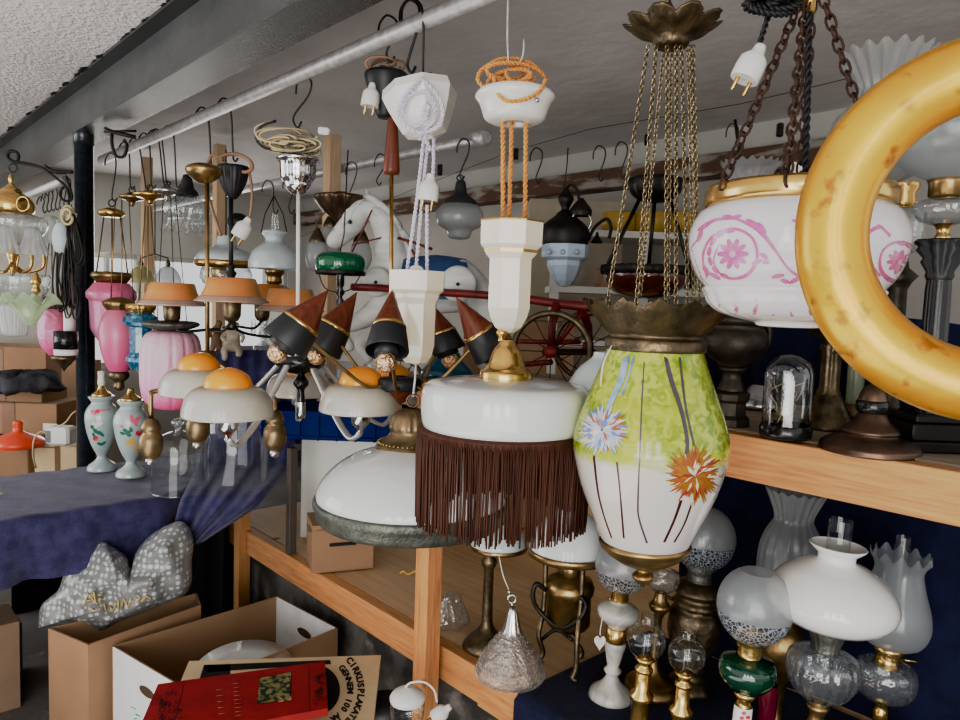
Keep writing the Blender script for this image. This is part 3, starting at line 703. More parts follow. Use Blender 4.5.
# ================================================================== 3 ART GLASS LANTERN
def art_lantern():
    t = T('glass_lantern', 'large tapered lime and white art glass lantern with coloured bursts on thin chains', 'pendant lamp', 647, 500, 1.30)
    mt, edge = artglass()
    stem = pm('dark_red_thread', (.07,.02,.03), .3, coat=.4); stem2 = pm('grey_violet_thread', (.10,.08,.10), .3, coat=.4); bl = pm('blue_streak', (.10,.20,.42), .3, c2=(.3,.38,.5), ns=50, coat=.4)
    cols = [pm('burst_lilac', (.42,.42,.62), .3, coat=.4), pm('burst_orange', (.36,.13,.03), .3, coat=.4), pm('burst_ochre', (.34,.19,.02), .3, coat=.4), pm('burst_red', (.33,.05,.03), .3, coat=.4), pm('burst_cream', (.75,.62,.48), .3, coat=.4), pm('burst_blue', (.13,.22,.55), .3, coat=.4)]
    b = t.mb()
    s = b.lat([(48,350),(51,362),(62,390),(72,416),(77,435),(78,447),(76,460),(68,488),(56,516),(46,538),(41,545)], sm=4, seg=72)
    z = t.zat((0,0), 452); edge.inputs[1].default_value = z+.012; edge.inputs[2].default_value = z+.030
    S = lambda pts, w, m: s.ribbon(pts, w, m, off=.0010)
    S([(628,350),(621,380),(610,405),(605,425)], [8,7,6,5], 3); S([(636,350),(630,372),(622,396)], [2,2.4,2], 3)
    S([(594,455),(598,490),(604,515),(612,538)], [3,2.4,2,2], 1); S([(617,462),(620,490),(624,538)], [2,1.6,2], 1)
    S([(645,350),(642,400),(640,450),(638,500),(639,518),(647,543)], [1,1.2,1.6,1.6,1.6,2], 2)
    S([(664,350),(671,380),(681,410),(687,440),(686,456)], [3.4,4.6,4,3.6,3.4], 2); S([(679,350),(682,380),(686,410),(694,446)], [1.6,2.6,2.2,2], 2)
    S([(681,500),(674,520),(664,542)], [3,2.4,2.4], 1); S([(692,502),(684,524),(674,542)], [2,1.8,2], 1)
    rd = random.Random(5)
    def burst(cx, cy, R, pal, n=54):
        for ring, f in ((0,1),(1,.78),(2,.5)):
            for i in range(n-ring*12):
                a = 2*PI*(i+rd.random()*.6)/(n-ring*12); L = R*f*rd.uniform(.7,1.02); c_ = pal[rd.randrange(len(pal))]
                s.ribbon([(cx+L*.12*cos(a), cy+L*.12*sin(a)), (cx+L*.6*cos(a), cy+L*.62*sin(a)), (cx+L*cos(a+.05), cy+L*1.03*sin(a+.05))], [1.6,3.4,.5], c_, sm=1, off=.0014+ring*.0006+rd.random()*.0004)
    burst(603, 430, 27, [4,4,8,9,9,5,8])
    burst(694, 475, 31, [5,6,6,7,5,6,8])
    b.end('shade', [mt, stem, stem2, bl]+cols)
    def leaf(th, k, r, z):
        w_ = .5+.5*cos(14*th); q = max(0, 1-k*2.2)
        return (r*(1+.09*q*w_-.035*abs(cos(28*th))*q), z+.012*q*w_-.004*abs(sin(28*th))*q)
    bz = M['bronze']
    t.lat('crown', bz, [(70,306),(67,311),(58,322),(50,331),(46,335),(47,338),(50,340),(50,349),(47,351),(48,353)], seg=112, sm=3, rf=leaf, y=330)
    t.lat('base_cup', M['brasso'], [(46,540),(47,543),(44,548),(36,555),(24,562),(14,566),(7,568),(6,571),(10,574),(11,577),(8,581),(4,584),(.1,587)], sm=3, seg=48)
    # ceiling rose
    t.lat('chain_rose', bz, [(.1,16),(4,17),(8,22),(18,28),(34,30),(43,26),(34,34),(24,38),(18,42),(15,48),(.1,49)], x=672, seg=112, sm=3, rf=lambda th,k,r,z:(r*(1+(.22*abs(cos(4.5*th))-.05*abs(cos(18*th)))*(1-abs(k-.5)*2)), z+.010*abs(cos(4.5*th))*(1-abs(k-.5)*2)))
    for i, (x0, d0, x1, y1, d1) in enumerate(((648,-6,606,312,-30),(656,-16,636,308,-58),(667,-17,666,306,-64),(671,17,668,300,60),(676,-16,676,304,-66),(681,-14,688,304,-62),(688,8,694,308,52),(690,-8,700,306,-48),(693,0,699,300,20),(664,14,640,296,60))):
        b = t.mb(); b.ch([(x0,46,d0),(x1,y1,d1)], 4.7, 2.0, .62, ss=4, seg=8); b.end('chain', M['chain'])
    b = t.mb(); b.ch([(668,18,0),(667,-8,0)], 12, 5, 1.4, ss=6, seg=10)
    b.end('hanging_link', M['bronze'])
    zt = 2.5-t.o.z-.002; q = t.pt(667, -6); m = MB(t); m.tube([(q.x,q.y,q.z),(q.x,q.y,zt)], .003, 6); m.end('hanger_rod', M['wire'])
    t.tub('string', M['string'], [(612,345,-40),(603,365,-44),(600,395,-20)], .8, sm=4)
art_lantern()
# ================================================================== 4 FRINGED DRUM PENDANT
def fringed():
    t = T('fringed_pendant', 'drum-shaped opal glass pendant with long brown fringe and brass cap', 'pendant lamp', 500, 535, 1.45)
    wh = M['opal']
    t.lat('shade', wh, [(22,378),(40,379),(68,382),(77,385),(81.5,391),(82.5,400),(82,418),(79,428),(72,434),(66,436)], sm=4, seg=72)
    b = t.mb(); rd = random.Random(2)
    b.lat([(72,425),(84,427),(85,431),(84,435)], seg=72)
    n = 420; R = 84.5*t.s; z0 = t.zat((0,0), 430)
    for i in range(n):
        a = 2*PI*i/n+rd.uniform(-.012,.012); L = rd.uniform(.166,.188); a2 = a+rd.uniform(-.03,.03); rr = R*rd.uniform(.975,1.02)
        p = [(R*cos(a), R*sin(a), z0)]
        for k in (1,2,3,4):
            u = k/4; aa = a+(a2-a)*u; p.append((rr*cos(aa)*(1-.012*u), rr*sin(aa)*(1-.012*u), z0-L*u))
        b.tube(p, .00155, 4, cap=True)
    o = b.end('fringe', M['fringe']); o['kind'] = 'stuff'
    t.lat('cap', M['brass'], [(4,340),(7,341),(9,345),(13,350),(16,358),(18,364),(21,368),(25,371),(26,374),(26,379),(24,382),(.1,382)], sm=3, seg=40)
    t.lat('neck', M['brass'], [(3,329),(6,331),(6,334),(3.4,337),(4,341)], seg=24, x=502)
    def octo(prof, x, y=None, m=0):
        b.lathe([(r*t.s/cos(PI/8), t.zat((0,0), yy)) for r, yy in prof], (t.pt(x, 270).x, t.pt(x, 270).y), 8, m, smooth=False, th0=PI/8, cap=(True, False))
    b = t.mb()
    octo([(28,222),(30.5,219),(30.5,221),(30,244),(26,248),(25.5,252),(24,254),(20.5,258),(20.5,308),(18,318),(13,328),(7,333)], 510)
    octo([(31,218.6),(31.2,219.6),(30.9,220.6)], 510, m=1); octo([(26.4,248.6),(26.3,251.6)], 510, m=1)
    for k in range(4):   # faint embossed star on the front face
        pass
    b.end('counterweight', [M['porc'], M['giltline']])
    for x0, x1, d in ((503,503,-3),(512,509,4),(526,525,-2)):
        b = t.mb(); b.tw([(x0,118,d),(x1,221,d)], 1.35, 1.35, 11); b.end('flex', M['orangecord'])
    b = t.mb(); b.lat([(12,88),(34,91),(39,95),(40,99),(36,104),(33,112),(30,120),(23,123),(10,124),(8,121),(.1,121)], x=515, y=105, sm=2, seg=48)
    b.end('canopy', M['porcw'])
    b = t.mb(); b.bl(537, 100, 2.4, -35); b.end('screw', M['silver'])
    b = t.mb(); tangle(b, 513, 76, 33, 16, 1.2, 5, -8, 11, tw=1.2)
    b.tw([(495,62,-12),(487,66,-14),(480,72,-16),(478,80,-16),(484,88,-18)], 1.2, 1.2, 9, sm=3)
    b.tw([(494,76,-20),(497,92,-30),(508,101,-38),(526,99,-38),(541,90,-34),(546,79,-26)], 1.2, 1.2, 9, sm=3)
    b.end('coiled_flex', M['orangecord'])
    h = T('wire_hook', 'long steel hook from the ceiling holding the orange corded canopy', 'hook', 508, 0, 1.45, solo=True)
    zt = 2.5-h.o.z; q = h.pt(508, 0)
    m = MB(h); pts = [V((q.x, q.y, zt))]+[h.pt(*p) for p in ((508,0,0),(508,55,0),(511,63,0),(518,64,0),(523,55,0),(524,38,0))]
    m.tube(pts, .0022, 6, sm=4); m.end('wire_hook', M['steel'])
fringed()
# ================================================================== 5 OPAL DOME WITH PORCELAIN WEIGHT
def dome():
    t = T('dome_pendant', 'wide opal dome pendant with embossed pewter rim and domed bronze cap', 'pendant lamp', 411, 530, 1.90)
    t.lat('shade', M['opal'], [(30,447),(44,451),(58,456),(71,463),(82,472),(90,482),(94,491),(94,499),(92,503)], sm=4, seg=72)
    b = t.mb(); b.lat([(95,496),(97,498),(97,503),(95,507),(93,515),(90,518),(84,519)], sm=2, seg=96, rf=lambda th,k,r,z:(r*(1+.003*sin(80*th)*(.2<k<.8)), z))
    b.end('decorated_rim', M['pewter'])
    t.lat('cap', M['darkbrass'], [(4,408),(9,409),(16,413),(19,419),(21,426),(21,432),(25,438),(33,443),(36,448),(36,456),(33,460),(28,461)], sm=3, seg=64, x=411,
          rf=lambda th,k,r,z:(r*(1+.07*abs(cos(8*th))*(k<.42)), z))
    b = t.mb()
    for i in range(44):
        a = 2*PI*i/44; b.ball((32.5*t.s*cos(a)+t.pt(411,440).x, 32.5*t.s*sin(a)+t.pt(411,440).y, t.zat((0,0), 443)), .0028, 6)
    b.end('bead_row', M['brass'])
    b = t.mb(); b.tor(413, 401, 6.2, 1.1, ax=(0,1,0)); b.end('ring', M['copper'])
    t.tub('thread_cord', M['whitecord'], [(413,397,0),(415,380,0),(416,363,0)], 1.2)
    p = T('porcelain_weight', 'cream octagonal porcelain pulley weight on lilac white cords above the wide opal dome', 'counterweight', 417, 366, 1.88)
    b = p.mb()
    def octo(prof, x, m=0):
        q = p.pt(x, 300); b.lathe([(r*p.s/cos(PI/8), p.zat((0,0), yy)) for r, yy in prof], (q.x, q.y), 8, m, smooth=False, th0=PI/8, cap=(False, False))
    octo([(22,275),(26.5,271),(26.5,274),(26,290),(21.5,294),(21,298),(19.5,301),(18.5,304),(18.5,345),(16,356),(10,363),(.1,366)], 417.5)
    b.end('body', M['porc'])
    b = p.mb(); b.lathe([(.001,-.004),(.022,-.004),(.024,0),(.022,.004),(.001,.004)], (0,0), 24, mat4=Matrix.Translation(p.pt(416, 274)) @ Matrix.Rotation(PI/2, 4, 'X')); b.end('pulley', M['porcw'])
    for i, pts in enumerate(([(428,118,0),(425,130,0),(417,200,0),(407,270,0)], [(430,125,4),(424,180,4),(416,269,4)], [(431,112,-3),(434,140,-3),(433,180,-3)], [(427,205,2),(427,272,2)])):
        b = p.mb(); b.tw(pts, 1.1, 1.1, 9, sm=2); b.end('flex', M['whitecord'])
    plug(p, 429, 190, 10.5, .1, mat=M['porcw'], d=-4)
    c = T('porcelain_canopy', 'tilted white porcelain ceiling cup with lilac white cord looped over it', 'ceiling rose', 419, 98, 1.84)
    b = c.mb()
    mt = Matrix.Translation(c.pt(419, 90)) @ Matrix.Rotation(radians(-10), 4, 'Y') @ Matrix.Rotation(radians(-6), 4, 'X')
    S_ = c.s
    b.lathe([(10*S_,6*S_),(36*S_,2*S_),(38*S_,-6*S_),(34*S_,-18*S_),(27*S_,-34*S_),(22*S_,-44*S_),(8*S_,-48*S_),(7*S_,-44*S_),(.1*S_,-43*S_)], (0,0), 8, mat4=mt, smooth=False, th0=.2)
    b.end('cup', M['porcw'])
    b = c.mb(); b.tw([(421,78,-38),(432,88,-40),(442,105,-36),(441,122,-30),(430,131,-26),(416,132,-26),(403,122,-30),(403,106,-36),(412,94,-40),(426,92,-42),(434,104,-36),(434,120,-28),(424,132,-20),(430,150,-4)], 1.2, 1.2, 10, sm=3)
    b.tw([(422,78,-38),(410,90,-42),(400,104,-38),(400,120,-30),(412,128,-26),(426,118,-30),(428,104,-34),(423,112,-28),(420,140,-8)], 1.2, 1.2, 10, sm=3)
    b.end('looped_flex', M['whitecord'])
    hook('bent steel hook on the pipe holding the tilted porcelain cup', 413, 6, 424, 76, 1.86, 1.2)
dome()
# ================================================================== 6 GNOME HAT CHANDELIER
def gnome():
    t = T('hat_chandelier', 'brass-armed chandelier with pointed brown and black cone shades on a teak-sleeved rod', 'chandelier', 400, 392, 2.02)
    hub = t.pt(400, 392)
    t.lat('canopy_cup', M['matblack'], [(20,73),(22,77),(17,95),(11,110),(8,118),(.1,118)], x=386, seg=32, sm=2)
    t.lat('teak_sleeve', M['teak'], [(4.4,118),(5,122),(8.5,170),(8,174),(.1,175)], x=392, seg=24)
    t.tub('rod', M['brass'], [(391.5,172,0),(391,380,4)], 2.2)
    b = t.mb(); b.lat([(6,376),(20,378),(22,380),(22,388),(20,390),(8,391)], x=400, seg=32); b.lat([(16,390),(6,401),(.1,405)], x=400, seg=24, m=1)
    b.end('hub', [M['matblack'], M['teak']])
    # (tip, base centre, base radius px, depth of base, depth of tip)
    hats = [((328,290),(284,345),31,-70,-60,'a'),((357,292),(321,349),26,40,50,'b'),((392,290),(387,352),27,-122,-95,'c'),((430,302),(447,352),24,60,60,'d'),((456,297),(493,354),25,-50,-60,'e')]
    for tip, bs, r, db, dt, k in hats:
        A = t.pt(tip[0], tip[1], dt); B = t.pt(bs[0], bs[1], db); ax = (A-B); L = ax.length; ax.normalize()
        q = V((0,0,1)).rotation_difference(ax).to_matrix().to_4x4(); mt = Matrix.Translation(B) @ q; R = r*(t.Z+db*t.s)/F*.82
        b = t.mb(); b.lathe([(.0008,L),(.002,L*.985),(R*.76,L*.40)], (0,0), 32, m=0, mat4=mt)
        b.lathe([(R*.77,L*.41),(R*.80,L*.40),(R*.82,L*.375),(R*.80,L*.36)], (0,0), 32, m=1, mat4=mt)
        b.lathe([(R*.80,L*.37),(R*1.0,L*.02),(R*.97,0),(R*.93,.004),(R*.7,L*.3),(R*.45,L*.34)], (0,0), 32, m=2, mat4=mt)
        h = b.end('hat_shade', [M['teak'], M['brass'], M['matblack']])
        b = t.mb(); b.lathe([(R*.36,L*.2),(R*.55,L*.1),(R*.58,-.01),(R*.35,-.014)], (0,0), 20, mat4=mt); b.end('socket', M['matblack'], h)
        b = t.mb(); b.ball(mt @ V((0,0,-.026)), .026, 14); b.end('bulb', M['mirrorbulb'], h)
        # arm
        j = mt @ V((0,0,L*.22)); hc = t.pt(400, 384); side = (j-hc); flat = V((side.x, side.y, 0)).normalized()
        p1 = hc+flat*.045; p2 = hc+flat*.11+V((0,0,.0)); p3 = j-flat*.03-V((0,0,.01))
        b = t.mb(); b.tube([hc, p1, p2, p3, j], .0052, 8, sm=5); b.end('arm', M['brasso'])
    b = t.mb(); tangle(b, 384, 66, 19, 9, 1.2, 4, -4, 21); b.end('coiled_flex', M['browncord'])
    plug(t, 371, 97, 9, .12, mat=M['white'], d=-14)
    hook('steel hook on the pipe holding the black canopy cup', 389, 22, 388, 60, 2.0, 1.2)
    hook('brown wire hook on the pipe beside the tilted porcelain cup', 411, 7, 409, 70, 1.9, 1.5)
gnome()
# ================================================================== 7 FRIED EGG CHANDELIER
def eggs():
    t = T('egg_chandelier', 'chrome chandelier whose cream shades with orange domes look like fried eggs', 'chandelier', 302, 400, 2.22)
    b = t.mb(); b.lat([(20,157),(22,160),(18,164),(17,178),(13,183),(13,186),(9,192),(3,195),(.1,195)], x=298, sm=2, seg=64, rf=lambda th,k,r,z:(r*(1+.03*cos(20*th)*(.2<k<.6)), z)); b.end('canopy_cup', M['chrome'])
    t.tub('rod', M['white'], [(298.5,193,0),(298,345,0)], 2.2)
    b = t.mb(); b.lat([(6,342),(26,346),(28,352),(24,356)], x=300, seg=32, m=1); b.lat([(24,356),(26,360),(24,366),(14,372),(6,374),(.1,374)], x=300, seg=32, m=0); b.end('hub', [M['black'], M['silver']])
    t.lat('finial', M['black'], [(3,372),(4,376),(7.5,381),(7.5,385),(3.5,390),(4,396),(4,402),(4.6,404)], x=301, seg=20, sm=2)
    t.lat('finial_tip', M['chrome'], [(4.6,402),(5,414),(4,418),(.1,418)], x=301, seg=20)
    sh = [(228,401,1.90),(361,397,2.04),(199,381,2.22),(299,384,2.62),(392,388,2.5)]
    hc = t.pt(300, 358)
    for x, y, Z in sh:
        d = (Z-t.Z)/t.s; k = 2.06/Z; R = 40*2.04/F  # metres
        q = t.pt(x, y, d)
        b = t.mb(); z = q.z
        b.lathe([(.055,.040),(.075,.037),(.094,.027),(.108,.008),(.1155,-.020),(.117,-.036),(.115,-.036),(.106,.006),(.09,.024),(.055,.036)], (0,0), 48, sm=2, mat4=Matrix.Translation(q))
        sh_ = b.end('egg_shade', M['egg'])
        b = t.mb(); b.lathe([(.062,.036),(.061,.050),(.052,.067),(.035,.080),(.014,.087),(.0005,.088)], (0,0), 36, sm=3, mat4=Matrix.Translation(q)); b.end('yolk_dome', M['yolk'], sh_)
        b = t.mb(); b.lathe([(.0005,-.024),(.022,-.024),(.026,-.03),(.026,-.070),(.020,-.080),(.010,-.092),(.006,-.104),(.0005,-.106)], (0,0), 20, sm=2, mat4=Matrix.Translation(q)); b.end('socket', M['chrome'])
        fl = V((q.x-hc.x, q.y-hc.y, 0)); L = fl.length; fl.normalize(); e = q+V((0,0,-.100))
        pts = [hc+fl*.03+V((0,0,.02)), hc+fl*(L*.35)+V((0,0,-.07)), hc+fl*(L*.62)+V((0,0,(e.z-hc.z)*.85)), V((q.x,q.y,0))-fl*.05+V((0,0,e.z-.022)), V((q.x,q.y,0))-fl*.015+V((0,0,e.z-.016)), e]
        b = t.mb(); b.tube(pts, .0115, 10, sm=5, flat=.6); b.end('arm', M['satin'])
    b = t.mb()
    for sd_, (cx_, cy_, rx_, ry_, n_) in enumerate(((280,139,24,9,4),(290,144,30,8,5),(300,146,24,9,4),(288,137,32,7,3),(306,150,18,7,3),(294,151,20,5,4))): tangle(b, cx_, cy_, rx_, ry_, 1.25, n_, -6+sd_*3, 33+sd_)
    b.end('coiled_flex', M['beigecord'])
    b = t.mb(); b.tb([(258,140,-6),(255,128,-6),(268,122,-6),(274,121,-6)], .9, sm=3); b.tb([(286,152,-4),(265,148,-6),(256,138,-6),(262,126,-8),(276,121,-8)], 1.3, sm=3, m=1); b.end('loose_wire', [M['beigecord'], M['blackcord']])
    b = t.mb(); b.box(t.pt(324, 131, -20), (.034, .016, .022), rot=Matrix.Rotation(.1, 3, 'Y'), bev=.004); b.end('terminal_block', M['white'])
    hook('thin steel hook holding the fluted chrome cup on the pipe', 305, 82, 295, 125, None, 1.0)
eggs()
# ================================================================== LEFT: HANGING LAMPS OVER THE TABLE
def cap_lamp(x, y, r, Z, label, mat=None, hx=None, hy=None, drop=True):
    t = T('ceiling_rose', label, 'ceiling rose', x, y, Z, 'brass canopy caps with thin chains')
    t.lat('cap', mat or M['brasso'], [(.1,y-4),(r*.35,y-4),(r*.5,y-2.5),(r,y-1),(r,y+1.5),(r*.75,y+3),(r*.3,y+4.5),(r*.18,y+(9 if drop else 5)),(.1,y+(10 if drop else 5))], seg=28, sm=2)
    b = t.mb(); b.tor(x, y-7, 3, .7, ax=(0,1,0)); b.end('ring', M['wire']); return t
def lantern_rods(t, x, y0, r0_, y1, r1, n=4, mat=None, w=.6):
    for i in range(n):
        a = 2*PI*i/n+.5; t.tub('rod', mat or M['brasso'], [(x+r0_*cos(a), y0, r0_*sin(a)), (x+r1*cos(a), y1, r1*sin(a))], w, seg=4)
# embossed pink hall lantern
t = T('hall_lantern', 'pink embossed glass hall lantern with gilt collar nearest the steel post', 'pendant lamp', 112, 330, 3.18, 'pink glass lanterns')
t.lat('shade', grad('pink_lilac_glass', [(0,(.80,.36,.58)),(.45,(.84,.36,.54)),(1,(.82,.14,.32))], 0, .23, .3, .4, trans=.12, bump=.5, bs=50), [(18,283),(22,288),(26,293),(25,299),(23,302),(22,320),(21,330),(13,342),(6,348)], sm=3, seg=64, rf=flute(16, .012, .3, .8))
t.lat('collar', M['brasso'], [(15,284),(17,281),(21,277),(21,274),(18,272),(17,275)], seg=40, sm=2)
lantern_rods(t, 112, 214, 9, 273, 18, 6)
t.lat('cap', M['brass'], [(.1,208),(5,208),(13,211),(14,214),(10,217),(.1,217)], seg=28)
b = t.mb(); b.tor(112, 203, 3.4, .7, ax=(0,1,0)); b.end('ring', M['wire'])
hook('wire hook holding the embossed pink hall lantern', 111, 157, 113, 200, 3.5, .7, low=4)
# rose pink egg
t = T('egg_lantern', 'smooth rose pink egg-shaped glass lantern on a dark bronze foot', 'pendant lamp', 119, 375, 2.95, 'pink glass lanterns')
t.lat('shade', grad('rose_glass', [(0,(.62,.10,.26)),(.6,(.70,.20,.32)),(1,(.66,.24,.34))], 0, .27, .35, .25, trans=.12), [(12,310),(17,317),(20,327),(20.5,338),(18,352),(14,364),(10,371)], sm=4, seg=40)
t.lat('foot', M['bronze'], [(9,371),(11,373),(10,378),(5,382),(6,386),(4,390),(.1,391)], seg=32, sm=2)
t.lat('collar', M['brasso'], [(11,311),(15,306),(16,302),(12,300),(8,298),(.1,297)], seg=40, sm=2, rf=flute(12,.06))
lantern_rods(t, 122, 199, 8, 300, 13, 3)
cap_lamp(132, 197, 13, 3.05, 'smaller brass canopy cap between the lantern cap and the large brass cap')
cap_lamp(150, 195, 17, 2.95, 'largest brass canopy cap with a drop finial', M['brass'])
cap_lamp(167, 191, 14, 2.9, 'grey metal canopy cap beside the fluted clear glass shade', M['silver'])
for i, (x0, y0, x1, y1, w_) in enumerate(((124,146,131,188,'small brass canopy cap'),(134,142,146,188,'large brass canopy cap, first of two'),(144,137,152,187,'large brass canopy cap, second of two'),(153,134,164,184,'grey metal canopy cap, first of three'),(156,133,167,184,'grey metal canopy cap, second of three'),(168,130,177,186,'grey metal canopy cap, nearest the fluted shade'),(202,112,212,168,'brown cup'),(224,103,234,160,'black canopy cup'))):
    hook('wire hook above the '+w_, x0, y0, x1, y1, None, .75 if i < 6 else .95, low=3.5)
# hooks that hold nothing are short stubs under the pipe
# teal cut glass lantern
t = T('cut_glass_lantern', 'teal blue faceted glass lantern between the rose egg and the lilac pink ribbed lantern', 'pendant lamp', 141, 372, 2.88)
t.lat('shade', M['teal'], [(11,312),(17,316),(19,322),(18,325),(13,327),(12,335),(12,345),(12,352),(15,357),(16,361),(11,368),(4,372)], sm=1, seg=12, smooth=False)
t.lat('collar', M['brass'], [(10,313),(14,309),(15,305),(10,303)], seg=40, rf=flute(14,.08))
lantern_rods(t, 148, 206, 3, 305, 11, 3)
# lilac pink ribbed lantern
t = T('ribbed_lantern', 'large lilac pink glass lantern with broad ribs and leaf bands', 'pendant lamp', 171, 408, 2.58, 'pink glass lanterns')
def rib(th, k, r, z): return (r*(1-.05*(1-abs(cos(7*th)))**2*min(1, 4*k, 4*(1-k)+.2)), z)
t.lat('shade', grad('lilac_pink_glass', [(0,(.88,.16,.38)),(.35,(.86,.36,.56)),(.75,(.76,.46,.57)),(1,(.66,.42,.48))], 0, .28, .4, .2, trans=.15, bump=.35, bs=75), [(12,330),(22,332),(28,338),(31,350),(31.5,366),(31,384),(28,398),(20,406),(10,409)], sm=4, seg=112, rf=rib)
t.lat('rim', M['pewter'], [(12,331),(19,329),(27,326),(28,323),(22,321),(14,322)], seg=48, sm=2, rf=flute(16,.03))
for i, dx in enumerate((-14, 4, 16)): t.tub('thin_chain', M['wire'], [(169+dx*.4,196,dx),(171+dx,324,dx)], .45, seg=4)
# fluted clear shade with a black gallery
t = T('glass_pendant', 'fluted clear glass shade with a scalloped skirt under a black cone cap', 'pendant lamp', 187, 232, 2.75)
t.lat('cap', M['matblack'], [(.1,174),(4,175),(6,182),(7,188),(11,192),(12,196)], seg=28)
t.lat('shade', M['cut'], [(10,196),(14,199),(22,205),(24,210),(22,216),(19,221),(23,228),(26,232)], sm=3, seg=80, rf=lambda th,k,r,z:(r*(1+.04*cos(16*th+k*5)), z-(.006*cos(16*th) if k > .95 else 0)))
# brown cup and its brass rod chandelier with three turned sockets
def sock():
    t = T('arm_chandelier', 'brass rod chandelier with three downward turned bronze sockets on bent arms', 'chandelier', 207, 465, 2.42)
    t.lat('canopy_cup', M['brasso'], [(9,164),(17,167),(19,171),(15,177),(6,183),(.1,184)], x=204, seg=36, sm=2)
    t.tub('rod', M['brasso'], [(207,182,0),(207.5,352,0)], 2.2)
    t.lat('hub', M['brasso'], [(.1,350),(9,351),(10,354),(9,358),(5,362),(5,372),(.1,374)], x=207, seg=28)
    hc = (207,362,0)
    for nm, pts, sx, sy, sd in (('a', [hc,(190,374,-30),(168,388,-60),(152,392,-70),(151,396,-72),(151,418,-72)],151,418,-72), ('b', [hc,(205,376,-24),(200,386,-40),(198,392,-44),(198,400,-44)],198,402,-44), ('c', [hc,(222,366,-12),(248,384,-40),(266,396,-60),(274,398,-66),(275,406,-67),(275,412,-67)],275,410,-67)):
        b = t.mb(); b.tb(pts, 2.2, sm=3); b.end('arm', M['brasso'])
        b = t.mb(); b.lat([(r_*.98, sy+yy) for r_, yy in [(3,0),(7,2),(10,8),(10.5,11),(8.5,13),(8.5,15),(11.5,18),(12.5,22),(12.5,31),(9,38),(6,40)]], x=sx, y=sy+20, d=sd, sm=1, seg=28); o = b.end('socket', M['darkbrass'])
        b = t.mb(); b.bl(sx-.5, sy+43, 4.6, sd); b.end('bulb', M['silver'], o)
sock()
# black cup, black rod and ochre shades
def ochre():
    t = T('ochre_chandelier', 'black curved-arm chandelier with flared ochre ceramic shades and a fluted black cup', 'chandelier', 233, 345, 2.55)
    t.lat('canopy_cup', M['matblack'], [(15,166),(16,169),(14,180),(10,190),(6,196),(3,199),(.1,199)], x=233, sm=2, seg=64, rf=flute(18,.03))
    t.tub('rod', M['matblack'], [(231,198,0),(231,272,0)], 2.2)
    t.lat('knuckle', M['iron'], [(2,264),(5,266),(3,270),(6,273),(4,277),(7,280),(.1,282)], x=231, seg=20)
    hc = (231,314,20)
    t.lat('hub', M['iron'], [(.1,276),(2.4,276),(2.4,306),(7,310),(8,314),(5,320),(2,323),(.1,324)], x=231, d=20, seg=20, sm=1)
    for x, y, d, k in ((172,283,-10,.93),(232,278,-46,1.0),(291,289,50,.92),(262,284,110,.85)):
        b = t.mb(); b.lat([(23*k,y),(24.5*k,y+1),(27*k,y+9),(31*k,y+18*k)], x=x, d=d, y=y+10, seg=48, m=0)
        b.lat([(31*k,y+18*k),(35*k,y+20*k),(35*k,y+21.5*k),(38*k,y+22.5*k),(38*k,y+24*k),(33*k,y+24.5*k)], x=x, d=d, y=y+10, seg=48, m=1)
        b.lat([(.1,y+1),(23*k,y)], x=x, d=d, y=y+10, seg=48, m=0)
        sh = b.end('shade', [M['terra'], M['terraw']])
        t.lat('socket', M['bronze'], [(9*k,y+24*k),(9.5*k,y+26*k),(9*k,y+38*k),(6*k,y+43*k),(.1,y+44*k)], x=x, d=d, y=y+30, seg=24)
        ex = x+(1 if x < 231 else -1)*0; sg = 1 if x < 231 else -1
        b = t.mb(); b.tb([(x, y+43*k, d), (x+sg*8, y+52*k, d), ((x+231)/2+sg*8, y+50*k, (d+20)/2), (231-sg*4, 328, 14), (231, 314, 20)], 1.5, sm=4); b.end('arm', M['matblack'])
    b = t.mb(); b.tb([(231,166,-6),(222,162,-8),(222,156,-8),(236,154,-8),(249,160,-8),(252,168,-8),(245,172,-8),(230,168,-10)], 2.0, sm=4); b.tb([(224,160,-8),(212,155,-8),(207,170,-8),(207,190,-6),(214,215,-4),(221,236,-2)], 1.6, sm=4)
    b.tb([(249,170,-6),(252,190,-6),(251,210,-4),(248,224,-4)], 1.4, sm=3); b.end('leather_cord', M['browncord'])
    plug(t, 243, 229, 8.5, .5, d=-4)
ochre()
# ------------------------------------------------------------------ far left cluster
def bracket():
    t = T('wrought_bracket', 'black wrought iron wall bracket with a curled end on the steel post', 'bracket', 60, 180, 3.15)
    b = t.mb(); b.tb([(66,176,0),(72,196,0),(69,201,0),(62,199,0),(60,192,0),(64,187,0)], 1.3, sm=4); b.tb([(70,200,0),(66,187,0),(52,175,0),(40,167,0),(22,163,0),(14,162,0),(8,158,0),(8,153,0),(13,151,0),(18,154,0),(18,160,0),(14,163,0)], [1.2,1.6,2,1.8,1.2], sm=4)
    b.end('scroll_arm', M['iron'])
    b = t.mb(); b.tb([(45,165,0),(50,170,0),(60,172,0),(73,172,0)], [1,2.2,2.6,1.6], sm=3, flat=1); b.end('spike', M['iron'])
    t = T('brass_lantern', 'polished brass ship-style lamp head with finial and cut glass bowl hanging from the wrought bracket', 'pendant lamp', 12, 246, 3.0)
    b = t.mb(); b.tor(13, 168, 4, .9, ax=(0,1,0)); b.end('ring', M['wire'])
    t.lat('cap', M['brass'], [(.1,174),(2,175),(3,180),(2,183),(6,187),(11,190),(12,193),(20,197),(24,203),(24,209),(21,213),(.1,213)], sm=2, seg=40)
    t.lat('bowl', M['cut'], [(22,213),(34,217),(37,222),(33,232),(22,240),(8,245),(.1,246)], sm=3, seg=60, rf=flute(20,.03))
    b = t.mb(); b.tor(23, 204, 7, .9, d=-20, ax=(.2,1,0)); b.end('handle', M['brass'])
